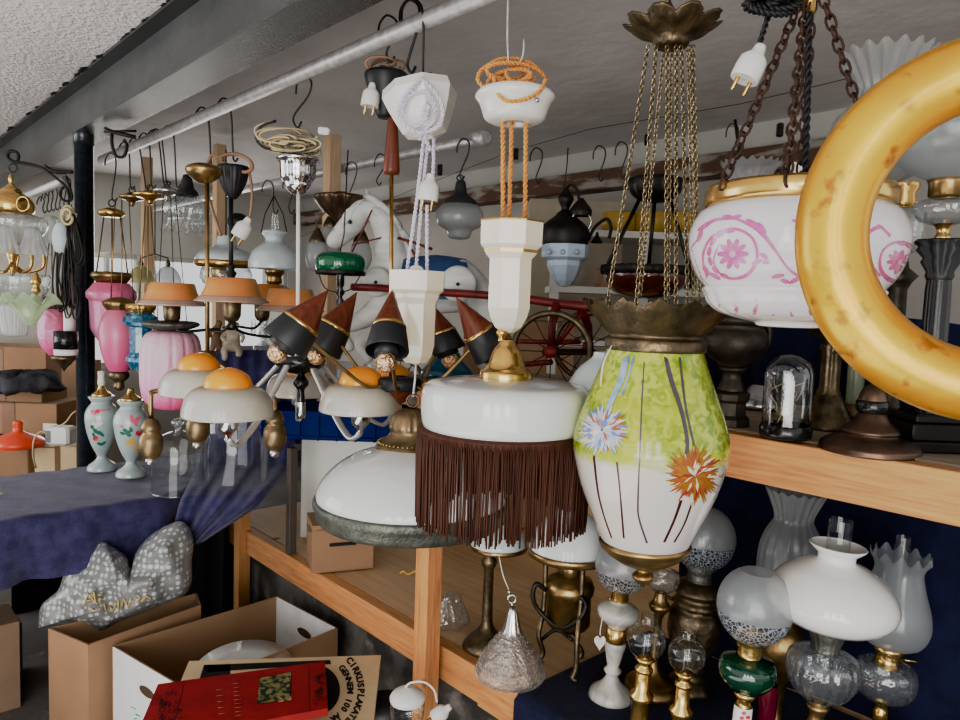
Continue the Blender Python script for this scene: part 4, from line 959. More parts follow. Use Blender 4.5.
bracket()
def giltch():
    t = T('gilt_chandelier', 'small gilt chandelier with scrolled arms and frosted pleated glass shades', 'chandelier', 14, 275, 2.9)
    b = t.mb()
    for a, x1 in ((-20,-6),(16,32),(4,18),(30,44)):
        b.tb([(12,262,0),(12+(x1-12)*.4,272,a),(x1-2,268,a),(x1,255,a),(x1-4,252,a)], 1.6, sm=4)
    b.lat([(.1,238),(3,240),(2,248),(6,254),(3,262),(5,268),(2,275),(.1,277)], x=12, seg=20, sm=2); b.end('scroll_frame', M['brass'])
    for x, y, d, c in ((33,238,0,'frostl'),(4,236,-14,'frostl'),(50,226,20,'cut')):
        t.lat('pleated_shade', M[c], [(5,y-10),(8,y-8),(10,y),(16,y+14),(17,y+17)], x=x, d=d, y=y, seg=60, sm=2, rf=lambda th,k,r,z:(r*(1+.07*cos(14*th)*k), z))
giltch()
t = T('cut_glass_bowl', 'cut crystal bowl pendant with a brass drop under the gilt chandelier', 'pendant lamp', 20, 306, 2.85)
t.lat('bowl', M['cut'], [(30,274),(32,278),(29,290),(20,300),(6,306),(.1,306)], sm=3, seg=64, rf=flute(24,.02))
t.lat('drop', M['brass'], [(.1,272),(2,273),(4,278),(6,282),(3,286),(5,290),(2,294),(.1,295)], x=36, d=-30, seg=20, sm=2)
t = T('frilled_glass_shade', 'pale green frilly-edged glass shade like an open flower', 'lamp shade', 30, 326, 2.7, solo=True)
t.lat('frilled_glass_shade', glass('green_white_glass', (.75,.95,.7), .6, .06, .1, milk=.6, milkc=(.74,.86,.66)), [(4,325),(10,318),(16,308),(24,301),(31,298)], sm=4, seg=120, rf=lambda th,k,r,z:(r*(1+.12*k*k*sin(6*th)), z+.022*k*k*cos(6*th+1)))
t = T('pleated_glass_shade', 'white pleated glass shade shaped like a basket below the green frilly one', 'lamp shade', 15, 338, 2.75, solo=True)
t.lat('pleated_glass_shade', M['frostl'], [(18,306),(17,312),(15,322),(13,331),(11,336),(.1,337)], seg=90, sm=2, rf=flute(26,.03))
t = T('embossed_lantern', 'small pink embossed globe lantern with dark crown and pointed finial behind the cable bundle', 'pendant lamp', 55, 372, 3.1, 'pink glass lanterns')
t.lat('shade', grad('deep_pink', [(0,(.66,.10,.28)),(1,(.78,.30,.45))], 0, .25, .3, .4, trans=.1, bump=.8, bs=60), [(9,308),(14,314),(17,325),(17,336),(13,348),(6,355)], sm=3, seg=48, rf=flute(8,.02))
t.lat('crown', M['bronze'], [(7,296),(11,298),(15,303),(14,307),(9,309)], seg=48, rf=flute(12,.08), sm=2); t.lat('finial', M['bronze'], [(9,354),(14,357),(8,363),(3,368),(.1,372)], x=64, seg=24, sm=2)
lantern_rods(t, 52, 240, 3, 298, 11, 3)
t = T('cylinder_lamp', 'white cylinder lamp with black and chrome bands beside the steel post', 'pendant lamp', 66, 357, 2.95)
t.lat('tube', M['white'], [(6,262),(6,331)], x=69, seg=28); t.lat('band', M['black'], [(.1,331),(12.5,331),(12.5,349),(.1,349)], seg=28); t.lat('rim', M['white'], [(.1,349),(12.5,349),(12.5,355),(.1,356)], seg=28); t.tub('suspension', M['wire'], [(69,262,0),(69,200,0)], .8)
def bundle():
    t = T('cable_bundle', 'looped bundle of dark twin cables hanging at the steel post', 'cable', 64, 320, 2.9)
    b = t.mb(); rd = random.Random(4)
    for i in range(9):
        x = 56+i*2; a = rd.uniform(-3, 3); y1 = rd.uniform(306, 320)
        b.tb([(66,222,0),(x,250,a),(x-3+rd.uniform(-2,2),285,a),(x+2,y1,a),(x+8,y1-10,a),(x+4+rd.uniform(-3,3),270,a),(68,222,a)], .8, sm=4, seg=5)
    for i in range(7):
        b.tb([(72,214,0),(70+i*2,236,i),(74+i*1.6,262,i),(80,262,i),(82,250-i*2,i),(74,214,0)], .8, sm=4, seg=5)
    b.end('cable_loops', M['wire'])
    b = t.mb(); b.lat([(.1,222),(6,225),(9,234),(9,244),(6,252),(.1,255)], x=61, seg=20, sm=2); b.end('pale_shuttle', pm('pale_blue_plastic', (.55,.62,.66), .4))
    b = t.mb(); tangle(b, 68, 216, 7, 9, 1.6, 3, 0, 8); b.end('beige_coil', M['beigecord'])
bundle()
o = ypipe('steel_pipe', 'pale rail seen past the steel post on the far side of the beam', P(72,176,3.6).x-.02, P(72,176,3.6).z-.02, P(72,176,3.6).y+.1, P(72,176,3.6).y+2.6, .022)
for i in range(7):
    x0 = 66-i*4.2; hook('wire hook on the pale rail past the steel post, one of a dense row', x0, 180+i*3.2, x0+3, 206+i*1.0, 3.85+i*.28, .6, low=2.5, group='wire hooks on the far rail')
# black hook bundle clipped on the beam
t = T('beam_clamp', 'dark bent metal clamp stuck to the underside of the beam', 'clamp', 118, 133, 3.05)
t.tub('flat_bar', M['iron'], [(105,128,0),(112,132,0),(135,137,0)], [1.6,2.2,2.2]); t.tub('bent_hook', M['iron'], [(112,133,0),(112,144,0),(116,156,0),(124,156,0),(127,146,0),(124,140,0)], 1.6, sm=3)
t.tub('clamp_plate', M['iron'], [(104,132,0),(136,131,0)], 1.4)
# ------------------------------------------------------------------ mid distance hanging things
t = T('opal_lamp', 'hanging oil lamp with opal dome, brass band and clear glass below, behind the black rod', 'oil lamp', 226, 290, 3.3)
t.lat('shade', M['opalgrey'], [(9,236),(10,240),(12,246),(22,250),(30,256),(31,263)], sm=3, seg=48); t.lat('band', M['brass'], [(31,261),(32,262),(32,266),(30,267)], seg=48)
t.lat('glass_font', M['cut'], [(24,268),(27,274),(24,284),(10,289),(.1,290)], sm=2, seg=32); t.lat('burner', M['brass'], [(8,268),(9,274),(6,280),(.1,281)], x=219, seg=20)
t.tub('hanger', M['wire'], [(226,236,0),(226,150,0)], .7)
t = T('opal_lamp', 'hanging oil lamp with smooth pale opal dome and white collar left of the chrome rod', 'oil lamp', 274, 306, 3.0)
t.lat('shade', M['opalgrey'], [(12,231),(13,233),(10,237),(10,242),(16,246),(23,253),(26,262),(26.5,269)], sm=3, seg=48)
t.lat('burner', M['brasso'], [(10,270),(10,273),(7,277),(8,283),(.1,285)], seg=24, sm=2); t.lat('glass_font', M['cut'], [(8,284),(16,288),(18,296),(12,304),(.1,306)], sm=2, seg=36)
t.lat('chimney', M['clear'], [(4,214),(4,231)], seg=20)
for sx in (-1, 1): t.tub('hanger', M['wire'], [(274+sx*13,233,0),(274+sx*9,214,0),(274,196,0)], .6)
hook('wire hook on the rear pipe holding the smooth opal oil lamp', 268, 184, 274, 212, 3.55, .6, low=4, group='wire hooks on the rear pipe')
hook('wire hook on the rear pipe behind the chrome rod', 289, 180, 290, 212, 3.45, .6, low=4, group='wire hooks on the rear pipe')
hook('wire hook on the rear pipe above the ornate copper cup', 352, 166, 350, 200, 3.3, .6, low=3, group='wire hooks on the rear pipe')
hook('wire hook on the rear pipe above the carved horse head', 381, 158, 378, 184, 3.2, .6, low=3, group='wire hooks on the rear pipe')
hook('wire hook at the end of the rear pipe holding the frosted acorn pendant', 464, 143, 461, 178, 3.0, .8, low=3, group='wire hooks on the rear pipe')
t = T('twin_pendant', 'pair of small cream glass shades with bronze finials in front of the window', 'pendant lamp', 150, 284, 3.9, solo=False)
for x in (141, 168):
    t.lat('shade', pm('yellowish_glass', (.62,.60,.38), .3, trans=(.5,(.8,.8,.5))) if x == 141 else M['frost'], [(2,266),(8,269),(13,277),(14,283)], x=x, seg=32, sm=2)
    t.lat('finial', M['bronze'], [(.1,258),(1.5,261),(3,264),(2,267)], x=x, seg=12)
t.tub('crossbar', M['wire'], [(141,258,0),(155,254,0),(168,258,0)], .7); t.tub('hanger', M['wire'], [(155,254,0),(155,202,0)], .5)
t = T('black_dome', 'black dome cup hanging behind the black rod', 'ceiling rose', 238, 222, 3.4, solo=True)
t.lat('black_dome', M['matblack'], [(.1,213),(6,214),(10,218),(11,224),(8,228),(.1,229)], seg=28, sm=2)
# copper cup with bulbs and the green shade
t = T('copper_chandelier', 'ornate copper cup chandelier with frosted pear-shaped glass drops', 'chandelier', 340, 262, 2.95)
t.lat('cup', M['copper'], [(26,196),(27,198),(25,202),(19,210),(10,218),(6,222),(3,226),(.1,227)], sm=2, seg=72, rf=flute(12,.05,.1,.7)); t.lat('cup_top', M['bronze'], [(.1,192),(6,192),(10,195),(26,196)], seg=48)
for x, y, d, tilt in ((317,250,0,0),(361,250,8,0),(331,235,14,0)):
    k = 1 if x != 331 else .9
    t.lat('glass_drop', M['frost'], [(5,y-12),(8,y-8),(11,y+3),(11,y+11),(7,y+19),(.1,y+22)], x=x, d=d, y=y, seg=28, sm=2); t.lat('socket', M['bronze'], [(2,y-22),(4,y-18),(8,y-10),(8,y-7)], x=x, d=d, y=y, seg=20, sm=2)
    t.tub('arm', M['copper'], [(340+(x-340)*.5,208,d),(x,222,d),(x,y-20,d)], 1, sm=3)
t = T('green_pendant', 'flattened dark green glass shade on a small black stem', 'pendant lamp', 340, 300, 2.6)
t.lat('shade', M['greenglass'], [(6,252),(18,253),(24,257),(25.5,264),(24,271),(21,273)], sm=4, seg=48); t.lat('rim', M['iron'], [(25,271),(25.5,273),(25,275),(20,275)], seg=48)
t.lat('stem', M['black'], [(4,274),(4,285),(2.5,288),(5,293),(2,297),(5,302),(2,308),(2,316),(.1,318)], seg=20)
t.tub('carrier', M['wire'], [(318,272,0),(325,288,0),(339,292,0),(352,288,0),(362,272,0)], .6, sm=3); t.tub('flex', M['blackcord'], [(340,252,0),(344,235,0),(348,150,0)], .6)
t = T('acorn_pendant', 'frosted acorn-shaped glass pendant with a dark grey cap', 'pendant lamp', 459, 240, 2.95)
t.lat('cap', pm('dark_grey_metal', (.055,.06,.065), .45, .2), [(3,180),(5,183),(6,190),(8,195),(15,200),(18,205)], sm=2, seg=36); t.lat('shade', M['frost'], [(17,204),(22,210),(24,217),(22,225),(14,230),(12,233),(10,238),(.1,240)], sm=3, seg=48)
b = t.mb(); b.tor(460, 178, 3, .7, ax=(0,1,0)); b.end('ring', M['wire'])
# dark lantern with blue white shade
def darklantern():
    t = T('arm_lantern', 'black iron lantern with curved arms and a bluish white moulded glass shade', 'pendant lamp', 564, 288, 2.6)
    t.lat('body', M['iron'], [(2,188),(4,192),(7,196),(8,200),(5,206),(4,210),(8,213),(10,216),(18,222),(24,228),(25,236),(24,244),(23,246)], x=565, sm=2, seg=40)
    t.lat('shade', pm('bluish_milk_glass', (.42,.50,.58), .25, coat=.4, bump=.3, bs=60), [(24,245),(24,258),(18,261),(18,266),(15,274),(11,281),(6,286),(.1,287)], sm=1, seg=8, smooth=False)
    b = t.mb()
    for i in range(3): b.bl(549+i*14, 252, 2.8, -24)
    b.end('boss', pm('bluish_milk_glass_boss', (.38,.46,.54), .25))
    t.tub('arm', M['iron'], [(565,190,0),(571,185,0),(577,190,0),(579,200,0)], 1.6, sm=4); t.tub('arm', M['iron'], [(588,240,0),(592,232,0),(597,225,0),(607,219,0),(611,228,0),(609,238,0)], 1.8, sm=4)
    t.lat('arm_cup', M['iron'], [(2,198),(6,203),(11,210),(11,216)], x=581, d=-6, seg=24, sm=2); b = t.mb(); b.tor(581, 222, 10, .8, d=-8, ax=(0,1,.2)); b.end('glass_ring', M['silver'])
    t.lat('arm_bell', M['iron'], [(1,232),(2,236),(5,241),(6,243)], x=597, seg=20, sm=2)
    t.tub('hanger', M['wire'], [(568,148,0),(567,165,0),(564,190,0)], .7)
darklantern()
def darkch():
    t = T('iron_chandelier', 'large dark iron chandelier with rods down to an amber bowl behind the thin chains', 'chandelier', 645, 300, 2.5)
    t.lat('top_crown', M['iron'], [(14,176),(24,178),(27,182),(25,192),(19,198),(10,202),(.1,203)], x=655, sm=2, seg=60, rf=flute(10,.06,.2,.8))
    for x0, x1, d in ((640,604,-10),(655,648,20),(670,690,-10)):
        t.tub('rod', M['iron'], [(x0,198,0),(x1,272,d)], 2, seg=8)
    t.lat('amber_bowl', pm('dark_amber_glass', (.09,.02,.008), .12, coat=.8), [(42,272),(42,280),(32,292),(15,298),(.1,299)], x=645, sm=2, seg=48)
    t.lat('band', M['iron'], [(44,266),(45,269),(44,275),(41,276)], x=645, seg=90, rf=flute(30,.02))
darkch()
t = T('fluted_glass_shade', 'white fluted glass shade standing upturned behind the brass rim of the pink bowl', 'lamp shade', 749, 192, 1.7, solo=True)
t.lat('fluted_glass_shade', M['frost'], [(19,192),(20,185),(23,174),(29,166),(31,163)], sm=3, seg=120, rf=lambda th,k,r,z:(r*(1+.035*cos(20*th)), z+.004*cos(20*th)*k))
tag(mesh('shade_bracket', M['iron'], lambda b: b.tube([P(735,120,1.75), P(742,170,1.72), P(749,196,1.7), P(749,240,1.75)], .004, 6, sm=3)), 'dark iron bracket under the upturned fluted shade', 'bracket')
# wires and hooks by the cornice
def wline():
    b = MB(); b.tube([P(240,262,6), P(510,152,4.2), P(740,104,2.9), P(1000,40,2.4)], .0016, 4, sm=3); tag(b.end('steel_wire', M['wire']), 'thin taut wire strung below the ceiling near the long wall', 'wire')
wline()
for x, y in ((516,142),(647,128),(780,118),(440,158)):
    t = T('wire_clip', 'small black clip on the taut wire'+{516:' above the dark iron lantern',647:' above the iron chandelier',780:' beside the rusty chains',440:' left of the frosted acorn pendant'}[x], 'clip', x, y+12, 3.2 if x != 780 else 2.6, 'black clips on the taut wire', solo=True)
    b = t.mb(); b.box((0,0,0), (.022,.02,.05), bev=.004); b.end('wire_clip', M['black'])
for i, (x, y, w_) in enumerate(((537,152,'third from the rear pipe end'),(622,146,'left of the iron chandelier'),(733,128,'beside the rusty chain'),(600,150,'above the curved lantern arm'))):
    hook('empty wire hook on the taut wire '+w_, x, y, x, y+30, 3.1, .7, low=3, group='empty hooks on the taut wire')
# ================================================================== HORSE TRICYCLE
def skin(name, verts, edges, radii, mat, parent=None, T_=None, sub=2, root=0):
    me = bpy.data.meshes.new(name); me.from_pydata([tuple(v) for v in verts], edges, []); ob = bpy.data.objects.new(name, me); col.objects.link(ob)
    sk = ob.modifiers.new('s', 'SKIN'); 
    lay = me.skin_vertices[0] if me.skin_vertices else None
    if lay is None:
        bpy.context.view_layer.objects.active = ob; bpy.ops.mesh.customdata_skin_add(); lay = me.skin_vertices[0]
    for i, r in enumerate(radii): lay.data[i].radius = r if isinstance(r, tuple) else (r, r)
    lay.data[root].use_root = True
    sb = ob.modifiers.new('u', 'SUBSURF'); sb.levels = sub; sb.render_levels = sub
    dg = bpy.context.evaluated_depsgraph_get(); me2 = bpy.data.meshes.new_from_object(ob.evaluated_get(dg))
    bpy.data.objects.remove(ob); me2.name = name; me2.materials.clear(); me2.materials.append(mat)
    for p in me2.polygons: p.use_smooth = True
    o2 = bpy.data.objects.new(name, me2); col.objects.link(o2)
    if T_: T_.adopt(o2, parent)
    elif parent: o2.parent = parent
    return o2
def horse():
    t = T('horse_tricycle', 'old whitewashed wooden rocking-horse tricycle with red rails and spoked wheels', 'toy horse', 440, 330, 2.75)
    q = t.pt
    pts = {'rump':(492,287,-10),'b1':(470,285,0),'b2':(440,290,14),'b3':(412,290,26),'chest':(392,282,34),'n1':(392,255,36),'n2':(388,228,38),'n3':(376,212,40),'poll':(366,208,42),'h1':(352,224,46),'h2':(338,238,50),'nose':(329,248,52)}
    order = list(pts); vs = [q(*pts[k]) for k in order]; s = t.s
    rad = {'rump':30,'b1':33,'b2':28,'b3':28,'chest':27,'n1':31,'n2':25,'n3':19,'poll':14,'h1':16,'h2':12,'nose':9}
    rr = [(rad[k]*s*.62, rad[k]*s) if k not in ('poll','h1','h2','nose') else (rad[k]*s*.75, rad[k]*s) for k in order]
    ed = [(i, i+1) for i in range(len(vs)-1)]
    def leg(base, ps, rs):
        b0 = order.index(base); k = b0
        for p, r in zip(ps, rs): vs.append(q(*p)); rr.append((r*s, r*s)); ed.append((k, len(vs)-1)); k = len(vs)-1
    leg('chest', [(385,305,20),(362,320,14),(340,330,12),(352,352,12)], [15,10,7,6])
    leg('chest', [(390,306,54),(372,330,58),(358,345,60),(372,362,60)], [15,10,7,6])
    leg('rump', [(500,315,-22),(490,345,-22),(498,372,-22)], [17,9,7])
    leg('rump', [(488,315,14),(478,345,16),(486,372,16)], [17,9,7])
    body = skin('body', vs, ed, rr, M['horse'], T_=t, root=2)
    b = t.mb(); rd = random.Random(9)
    for i in range(26):
        u = i/25; x = 366+u*36; y = 196+u*55-10*sin(u*3); d = 38-u*4
        b.tb([(x-2,y,d-4),(x+8,y+3,d-12),(x+14+rd.uniform(-2,3),y+13,d-12),(x+12+rd.uniform(-3,4),y+24,d-12),(x+18,y+32,d-8)], [2.8,3.4,3,2.2,.8], sm=3, seg=6)
    for i in range(5): b.tb([(366,198,40),(360-i,202,34),(352-i*2,212+i,32),(350-i*2,220+i*2,32)], [2.6,3,2,.8], sm=3, seg=6)
    b.end('mane', M['horse'], body)
    b = t.mb()
    for d in (36, 46): b.tb([(367,206,d),(368,196,d),(366,188,d)], [4,3.4,.6], sm=2)
    b.end('ear', M['horse'], body)
    for x_, y_, d_, r_ in ((376,282,-2,15),(458,284,-44,17)):
        b = t.mb(); mt_ = Matrix.Translation(q(x_, y_, d_)) @ Matrix.Rotation(PI/2+.1, 4, 'X'); R_ = r_*s
        b.lathe([(.0005,.008),(R_*.8,.008),(R_,.002),(R_,-.03)], (0,0), 36, mat4=mt_); b.ball(mt_ @ V((0,0,.009)), .007, 8, m=1); b.end('joint_disc', [M['horse'], M['black']])
    b = t.mb(); b.bl(350, 222, 2.2, 31); b.end('eye', M['black'], body)
    b = t.mb()
    pts = [(402,268),(412,262),(430,262),(452,264),(462,270),(464,290),(456,300),(420,300),(404,294)]
    for dd in (-24, 44):
        pass
    L = [[q(x, y, d) for (x, y, d) in ((404,258,-2+18),(436,255,-6+18),(466,259,-14+18))], [q(x, y, d) for (x, y, d) in ((402,266,-16+10),(436,263,-24+6),(468,268,-34+8))], [q(x, y, d) for (x, y, d) in ((402,282,-20+6),(436,284,-30+2),(466,286,-38+4))], [q(x, y, d) for (x, y, d) in ((406,296,-18+6),(436,299,-28+4),(462,300,-34+6))]]
    L = [[q(404,258,60), q(436,255,50), q(466,259,36)]]+L
    b.rings([cr([tuple(p) for p in r], 4) for r in L], 0, False); b.end('saddle_cloth', M['bluepaint'])
    b = t.mb(); b.tb([(398,238,6),(412,242,0),(432,249,-6)], 1.6); b.tb([(407,240,4),(412,250,0),(418,262,-4)], 1.2)
    b.tb([(372,210,16),(362,232,22),(352,252,26)], .8); b.tb([(402,226,22),(380,238,16),(352,245,30)], .8); b.end('bridle', M['redpaint'])
    # red frame
    b = t.mb(); b.tb([(352,287,-4),(380,288,-14),(420,291,-30),(470,294,-60),(520,298,-100),(560,304,-135),(590,307,-158)], 3.6, seg=8); b.end('top_rail', M['redpaint'])
    b = t.mb(); b.tb([(557,304,-135),(552,325,-138),(551,352,-138)], [4.5,3.6,3.2]); b.tb([(580,306,-150),(588,325,-110),(590,352,-60)], [4.5,3.6,3.2]); b.tb([(556,345,-138),(592,300,-140)], 2.2)
    b.tb([(505,341,-90),(551,342,-138),(580,342,-130)], 2.2); b.tb([(506,366,-90),(551,362,-138)], 2.6); b.end('fork', M['redpaint'])
    def wheel(x, y, d, R, nm='wheel'):
        c = q(x, y, d); ax = (-.05, 1, 0) if False else None
        # wheel stands in the vertical plane that runs along the rail
        dirn = (q(590,307,-158)-q(420,291,-30)); dirn.z = 0; dirn.normalize(); dirn = (dirn*.55+V((.8,0,0))).normalized(); axl = V((dirn.y, -dirn.x, 0))
        k = R*(t.Z+d*s)/F
        b = t.mb(); b.torus(c, k, k*.085, axl, 40, 8); w_ = b.end(nm, M['bronze'])
        b = t.mb(); b.tube([c-axl*.018, c+axl*.018], k*.16, 12)
        w_h = b.end('hub', M['redpaint'], w_)
        b = t.mb(); u = dirn
        for i in range(12):
            a = 2*PI*i/12; b.tube([c, c+(u*cos(a)+V((0,0,1))*sin(a))*k], .0016, 4)
        b.end('spokes', M['rust'], w_)
    wheel(551, 352, -150, 39); wheel(588, 346, -60, 33); wheel(400, 385, 20, 26)
    b = t.mb(); b.tb([(545,352,-150),(592,352,-58)], 3); b.end('axle', M['rust'])
horse()
# ================================================================== BEHIND: shelving along the long wall
def shelving():
    t = T('shelf_unit', 'cream painted open shelving against the long wall behind the iron chandelier', 'shelf', 640, 330, 3.35)
    Q = t.zat((0,0), 236); b = t.mb()
    for y in (236, 292, 345): z = t.zat((0,0), y); b.box((0,.12,z), (.85,.34,.03))
    o = b.end('boards', M['whitep'])
    b = t.mb()
    for x in (-.41, 0, .41): b.box((x,-.02,(t.zat((0,0),236)+t.zat((0,0),380))/2), (.04,.04,t.zat((0,0),236)-t.zat((0,0),380)))
    b.end('uprights', M['whitep'])
shelving()
for x, r_ in ((618,17),(650,18),(683,17)):
    t = T('yellow_drum', 'mustard yellow tin drum on top of the cream shelving, '+{618:'beside the curved lantern arm',650:'behind the iron chandelier rod',683:'nearest the pink bowl'}[x], 'tin', x, 235, 3.4, 'mustard yellow tins', solo=True)
    t.lat('yellow_drum', M['yellow'], [(.1,213),(r_-1,213),(r_,214),(r_,234),(.1,235)], seg=28)
for i, (x, y, w_, h_, c) in enumerate(((612,285,30,20,'card'),(660,286,36,24,'beige'),(700,284,22,28,'greyp'))):
    t = T('storage_box', 'small '+['brown','beige','grey'][i]+' box on the cream shelving behind the thin chains', 'box', x, y+4, 3.4, solo=True)
    b = t.mb(); b.box((0,0,h_/2*t.s), (w_*t.s, .2, h_*t.s), bev=.003); b.end('storage_box', M[c])
# pale cabinets and cartons behind the wheels
def zbox(name, label, cat, x0, y0, x1, y1, Z, depth, mat, group=None, rot=0, extra=None, bev=.003, to=None):
    if to is not None:
        for _ in range(6): y1 += (P((x0+x1)/2, y1, Z).z-to)*F/Z
    t = T(name, label, cat, (x0+x1)/2, y1, Z, group, solo=True); b = t.mb(); w_ = (x1-x0)*t.s; h_ = (y1-y0)*t.s
    rm = Matrix.Rotation(rot, 3, 'Z'); b.box((0,depth/2,h_/2), (w_, depth, h_), rot=rm, bev=bev, m=0)
    if extra: extra(b, w_, h_, rm, depth)
    b.end(name, mat if isinstance(mat, list) else [mat]); return t
zbox('pale_cabinet', 'tall pale beige cupboard against the wall behind the iron lantern', 'cupboard', 515, 205, 606, 400, 4.1, .4, M['beige'], to=.002)
zbox('carton', 'large brown carton seen between the tricycle spokes', 'carton', 512, 322, 566, 420, 3.4, .3, M['card'], bev=.002, to=.5)
zbox('carton', 'brown carton standing low beside the hat chandelier', 'carton', 458, 335, 505, 440, 3.7, .3, M['card'], to=.501)
zbox('side_cabinet', 'white painted cabinet standing behind the wide opal dome lamp', 'cabinet', 300, 438, 430, 560, 3.15, .30, M['whitep'], rot=0, to=.501)
def crate(b, w_, h_, rm, d):
    b.box((0,-.004,h_*.93), (w_*1.03, .02, h_*.16)); b.box((0,-.004,h_*.1), (w_*1.0, .012, h_*.08))
    for i in range(9): b.box((-w_/2+w_*i/8,-.004,h_/2), (.008,.012,h_))
zbox('blue_crate', 'deep blue plastic crate on the white cabinet under the egg shades', 'crate', 262, 412, 412, 441, 3.0, .3, M['bluecrate'], extra=crate)
t = T('teal_bottle', 'blue teal glass globe shade among the clutter right of the porcelain weight', 'lamp shade', 447, 386, 2.7, solo=True)
t.lat('teal_bottle', pm('teal_enamel', (.015,.10,.17), .2, coat=.5), [(8,350),(12,353),(14,358),(24,368),(27,376),(22,386)], seg=32, sm=2)
# back shelf carrying the tricycle front
bxt('rear_shelf', 'raw board shelf behind the chandeliers carrying glass shades', 'shelf', M['shelfwood'], 1.85, 2.6, 2.05, 3.6, 1.10, 1.13)
# glass odds and ends on the rear shelf
for i, (x, y, r_, h_, m_) in enumerate(((345,384,11,22,'frost'),(372,390,9,26,'cut'),(318,380,10,20,'frostl'),(398,386,12,18,'opalgrey'))):
    t = T('tulip_glass', ['frosted glass tulip shade','cut glass beaker shade','pale glass funnel shade','grey opal bowl shade'][i]+' on the rear shelf under the cone hats', 'lamp shade', x, y, 2.9, 'glass shades on the rear shelf', solo=True)
    t.lat('tulip_glass', M[m_], [(r_*.5,y),(r_*.9,y-h_*.3),(r_*.8,y-h_*.7),(r_,y-h_)], seg=40, sm=3, rf=flute(12,.03))
# crystals between the chandeliers
t = T('crystal_lamp', 'clear crystal table lamp with hanging prisms beside the cherub', 'table lamp', 263, 352, 3.3)
t.lat('stem', M['cut'], [(10,350),(9,346),(3,342),(5,334),(3,326),(6,318),(3,312),(8,306),(9,300)], seg=24, sm=2)
b = t.mb()
for i in range(12):
    a = 2*PI*i/12; p = t.pt(263, 318, 0)+V((11*t.s*cos(a), 11*t.s*sin(a), 0)); b.lathe([(.0005,0),(.006,-.03),(.005,-.075),(.0005,-.085)], (0,0), 6, mat4=Matrix.Translation(p), smooth=False)
b.end('prisms', M['cut'])
# ================================================================== FIGURINES
def cherub():
    t = T('cherub_figurine', 'small stone-coloured seated cherub figurine on the velvet covered box', 'figurine', 232, 352, 3.2, solo=True)
    q = t.pt; s = t.s
    P_ = [(232,346,0),(232,338,0),(233,331,0),(234,327,0),(236,321,0)]; R_ = [7.5,6.6,6.8,3.4,5.8]
    vs = [q(*p) for p in P_]; rr = [(r*s, r*s) for r in R_]; ed = [(0,1),(1,2),(2,3),(3,4)]
    def limb(b0, ps, rs):
        k = b0
        for p, r in zip(ps, rs): vs.append(q(*p)); rr.append((r*s, r*s)); ed.append((k, len(vs)-1)); k = len(vs)-1
    limb(0, [(227,347,-6),(224,350,-10),(225,358,-11),(223,360,-13)], [4.8,4,3,2.4]); limb(0, [(236,348,-6),(240,350,-9),(238,357,-10)], [4.8,4,3])
    limb(2, [(227,332,-2),(222,338,-5),(226,341,-8)], [3.4,2.8,2.2]); limb(2, [(239,332,-2),(244,337,-4),(241,343,-7)], [2.6,2,1.7])
    skin('cherub_figurine', vs, ed, rr, pm('aged_plaster', (.62,.57,.46), .7, c2=(.42,.37,.28), ns=20), T_=t, sub=2)
    t = T('putto_figurine', 'brown carved putto figurine standing left of the seated cherub', 'figurine', 216, 352, 3.3, solo=True)
    q = t.pt; s = t.s; vs = [q(216,338,0), q(217,330,0), q(218,326,0), q(220,320,0)]; rr = [(5*s,)*2, (4.6*s,)*2, (2.4*s,)*2, (4*s,)*2]; ed = [(0,1),(1,2),(2,3)]
    limb(0, [(213,345,0),(212,352,0)], [3,2.2]); limb(0, [(219,345,2),(221,352,2)], [3,2.2]); limb(1, [(211,331,-2),(209,338,-4)], [2.2,1.6]); limb(1, [(222,331,-2),(226,326,-3)], [2.2,1.6])
    skin('putto_figurine', vs, ed, rr, pm('brown_carving', (.24,.15,.09), .6), T_=t, sub=2)
cherub()
# ================================================================== ON THE TABLE
vg = pm('pale_celadon_porcelain', (.42,.49,.48), .16, c2=(.38,.45,.44), coat=.5)
vc = [pm('painted_pink', (.66,.17,.24), .4), pm('painted_green', (.02,.19,.12), .4), pm('painted_white', (.75,.72,.62), .4), pm('painted_yellow', (.65,.45,.12), .4), pm('painted_red', (.50,.04,.05), .4)]
def vase(cx, base, Z, label, k, fl, neck):
    t = T('vase_lamp', label, 'table lamp', cx, base, Z, 'pair of painted porcelain vase lamps')
    Y = lambda v: base-(v)*k
    b = t.mb(); s = b.lat([(.1,Y(-1)),(15*k,Y(0)),(16.5*k,Y(2)),(15*k,Y(6)),(9*k,Y(10)),(5.5*k,Y(14)),(6*k,Y(17)),(11*k,Y(26)),(16*k,Y(40)),(18.5*k,Y(54)),(18*k,Y(62)),(15*k,Y(68)),(11.5*k,Y(72)),(11.5*k,Y(74)),(14.5*k,Y(78)),(13*k,Y(80)),(.1,Y(80))], sm=3, seg=48)
    for (x, y, rx, ry, a, m_) in fl: s.blob(cx+x*k, Y(y), rx*k, ry*k, a, m_)
    b.end('body', [vg]+vc)
    t.lat('gilt_collar', M['brass'], [(11*k,Y(80)),(11*k,Y(82)),(6*k,Y(85)),(3.5*k,Y(90)),(3*k,Y(92))], seg=28, sm=2)
    if neck: t.lat('candle_socket', M['white'], [(3.8*k,Y(91)),(4.4*k,Y(94)),(3.8*k,Y(100)),(4.2*k,Y(106)),(.1,Y(107))], seg=20)
    return t
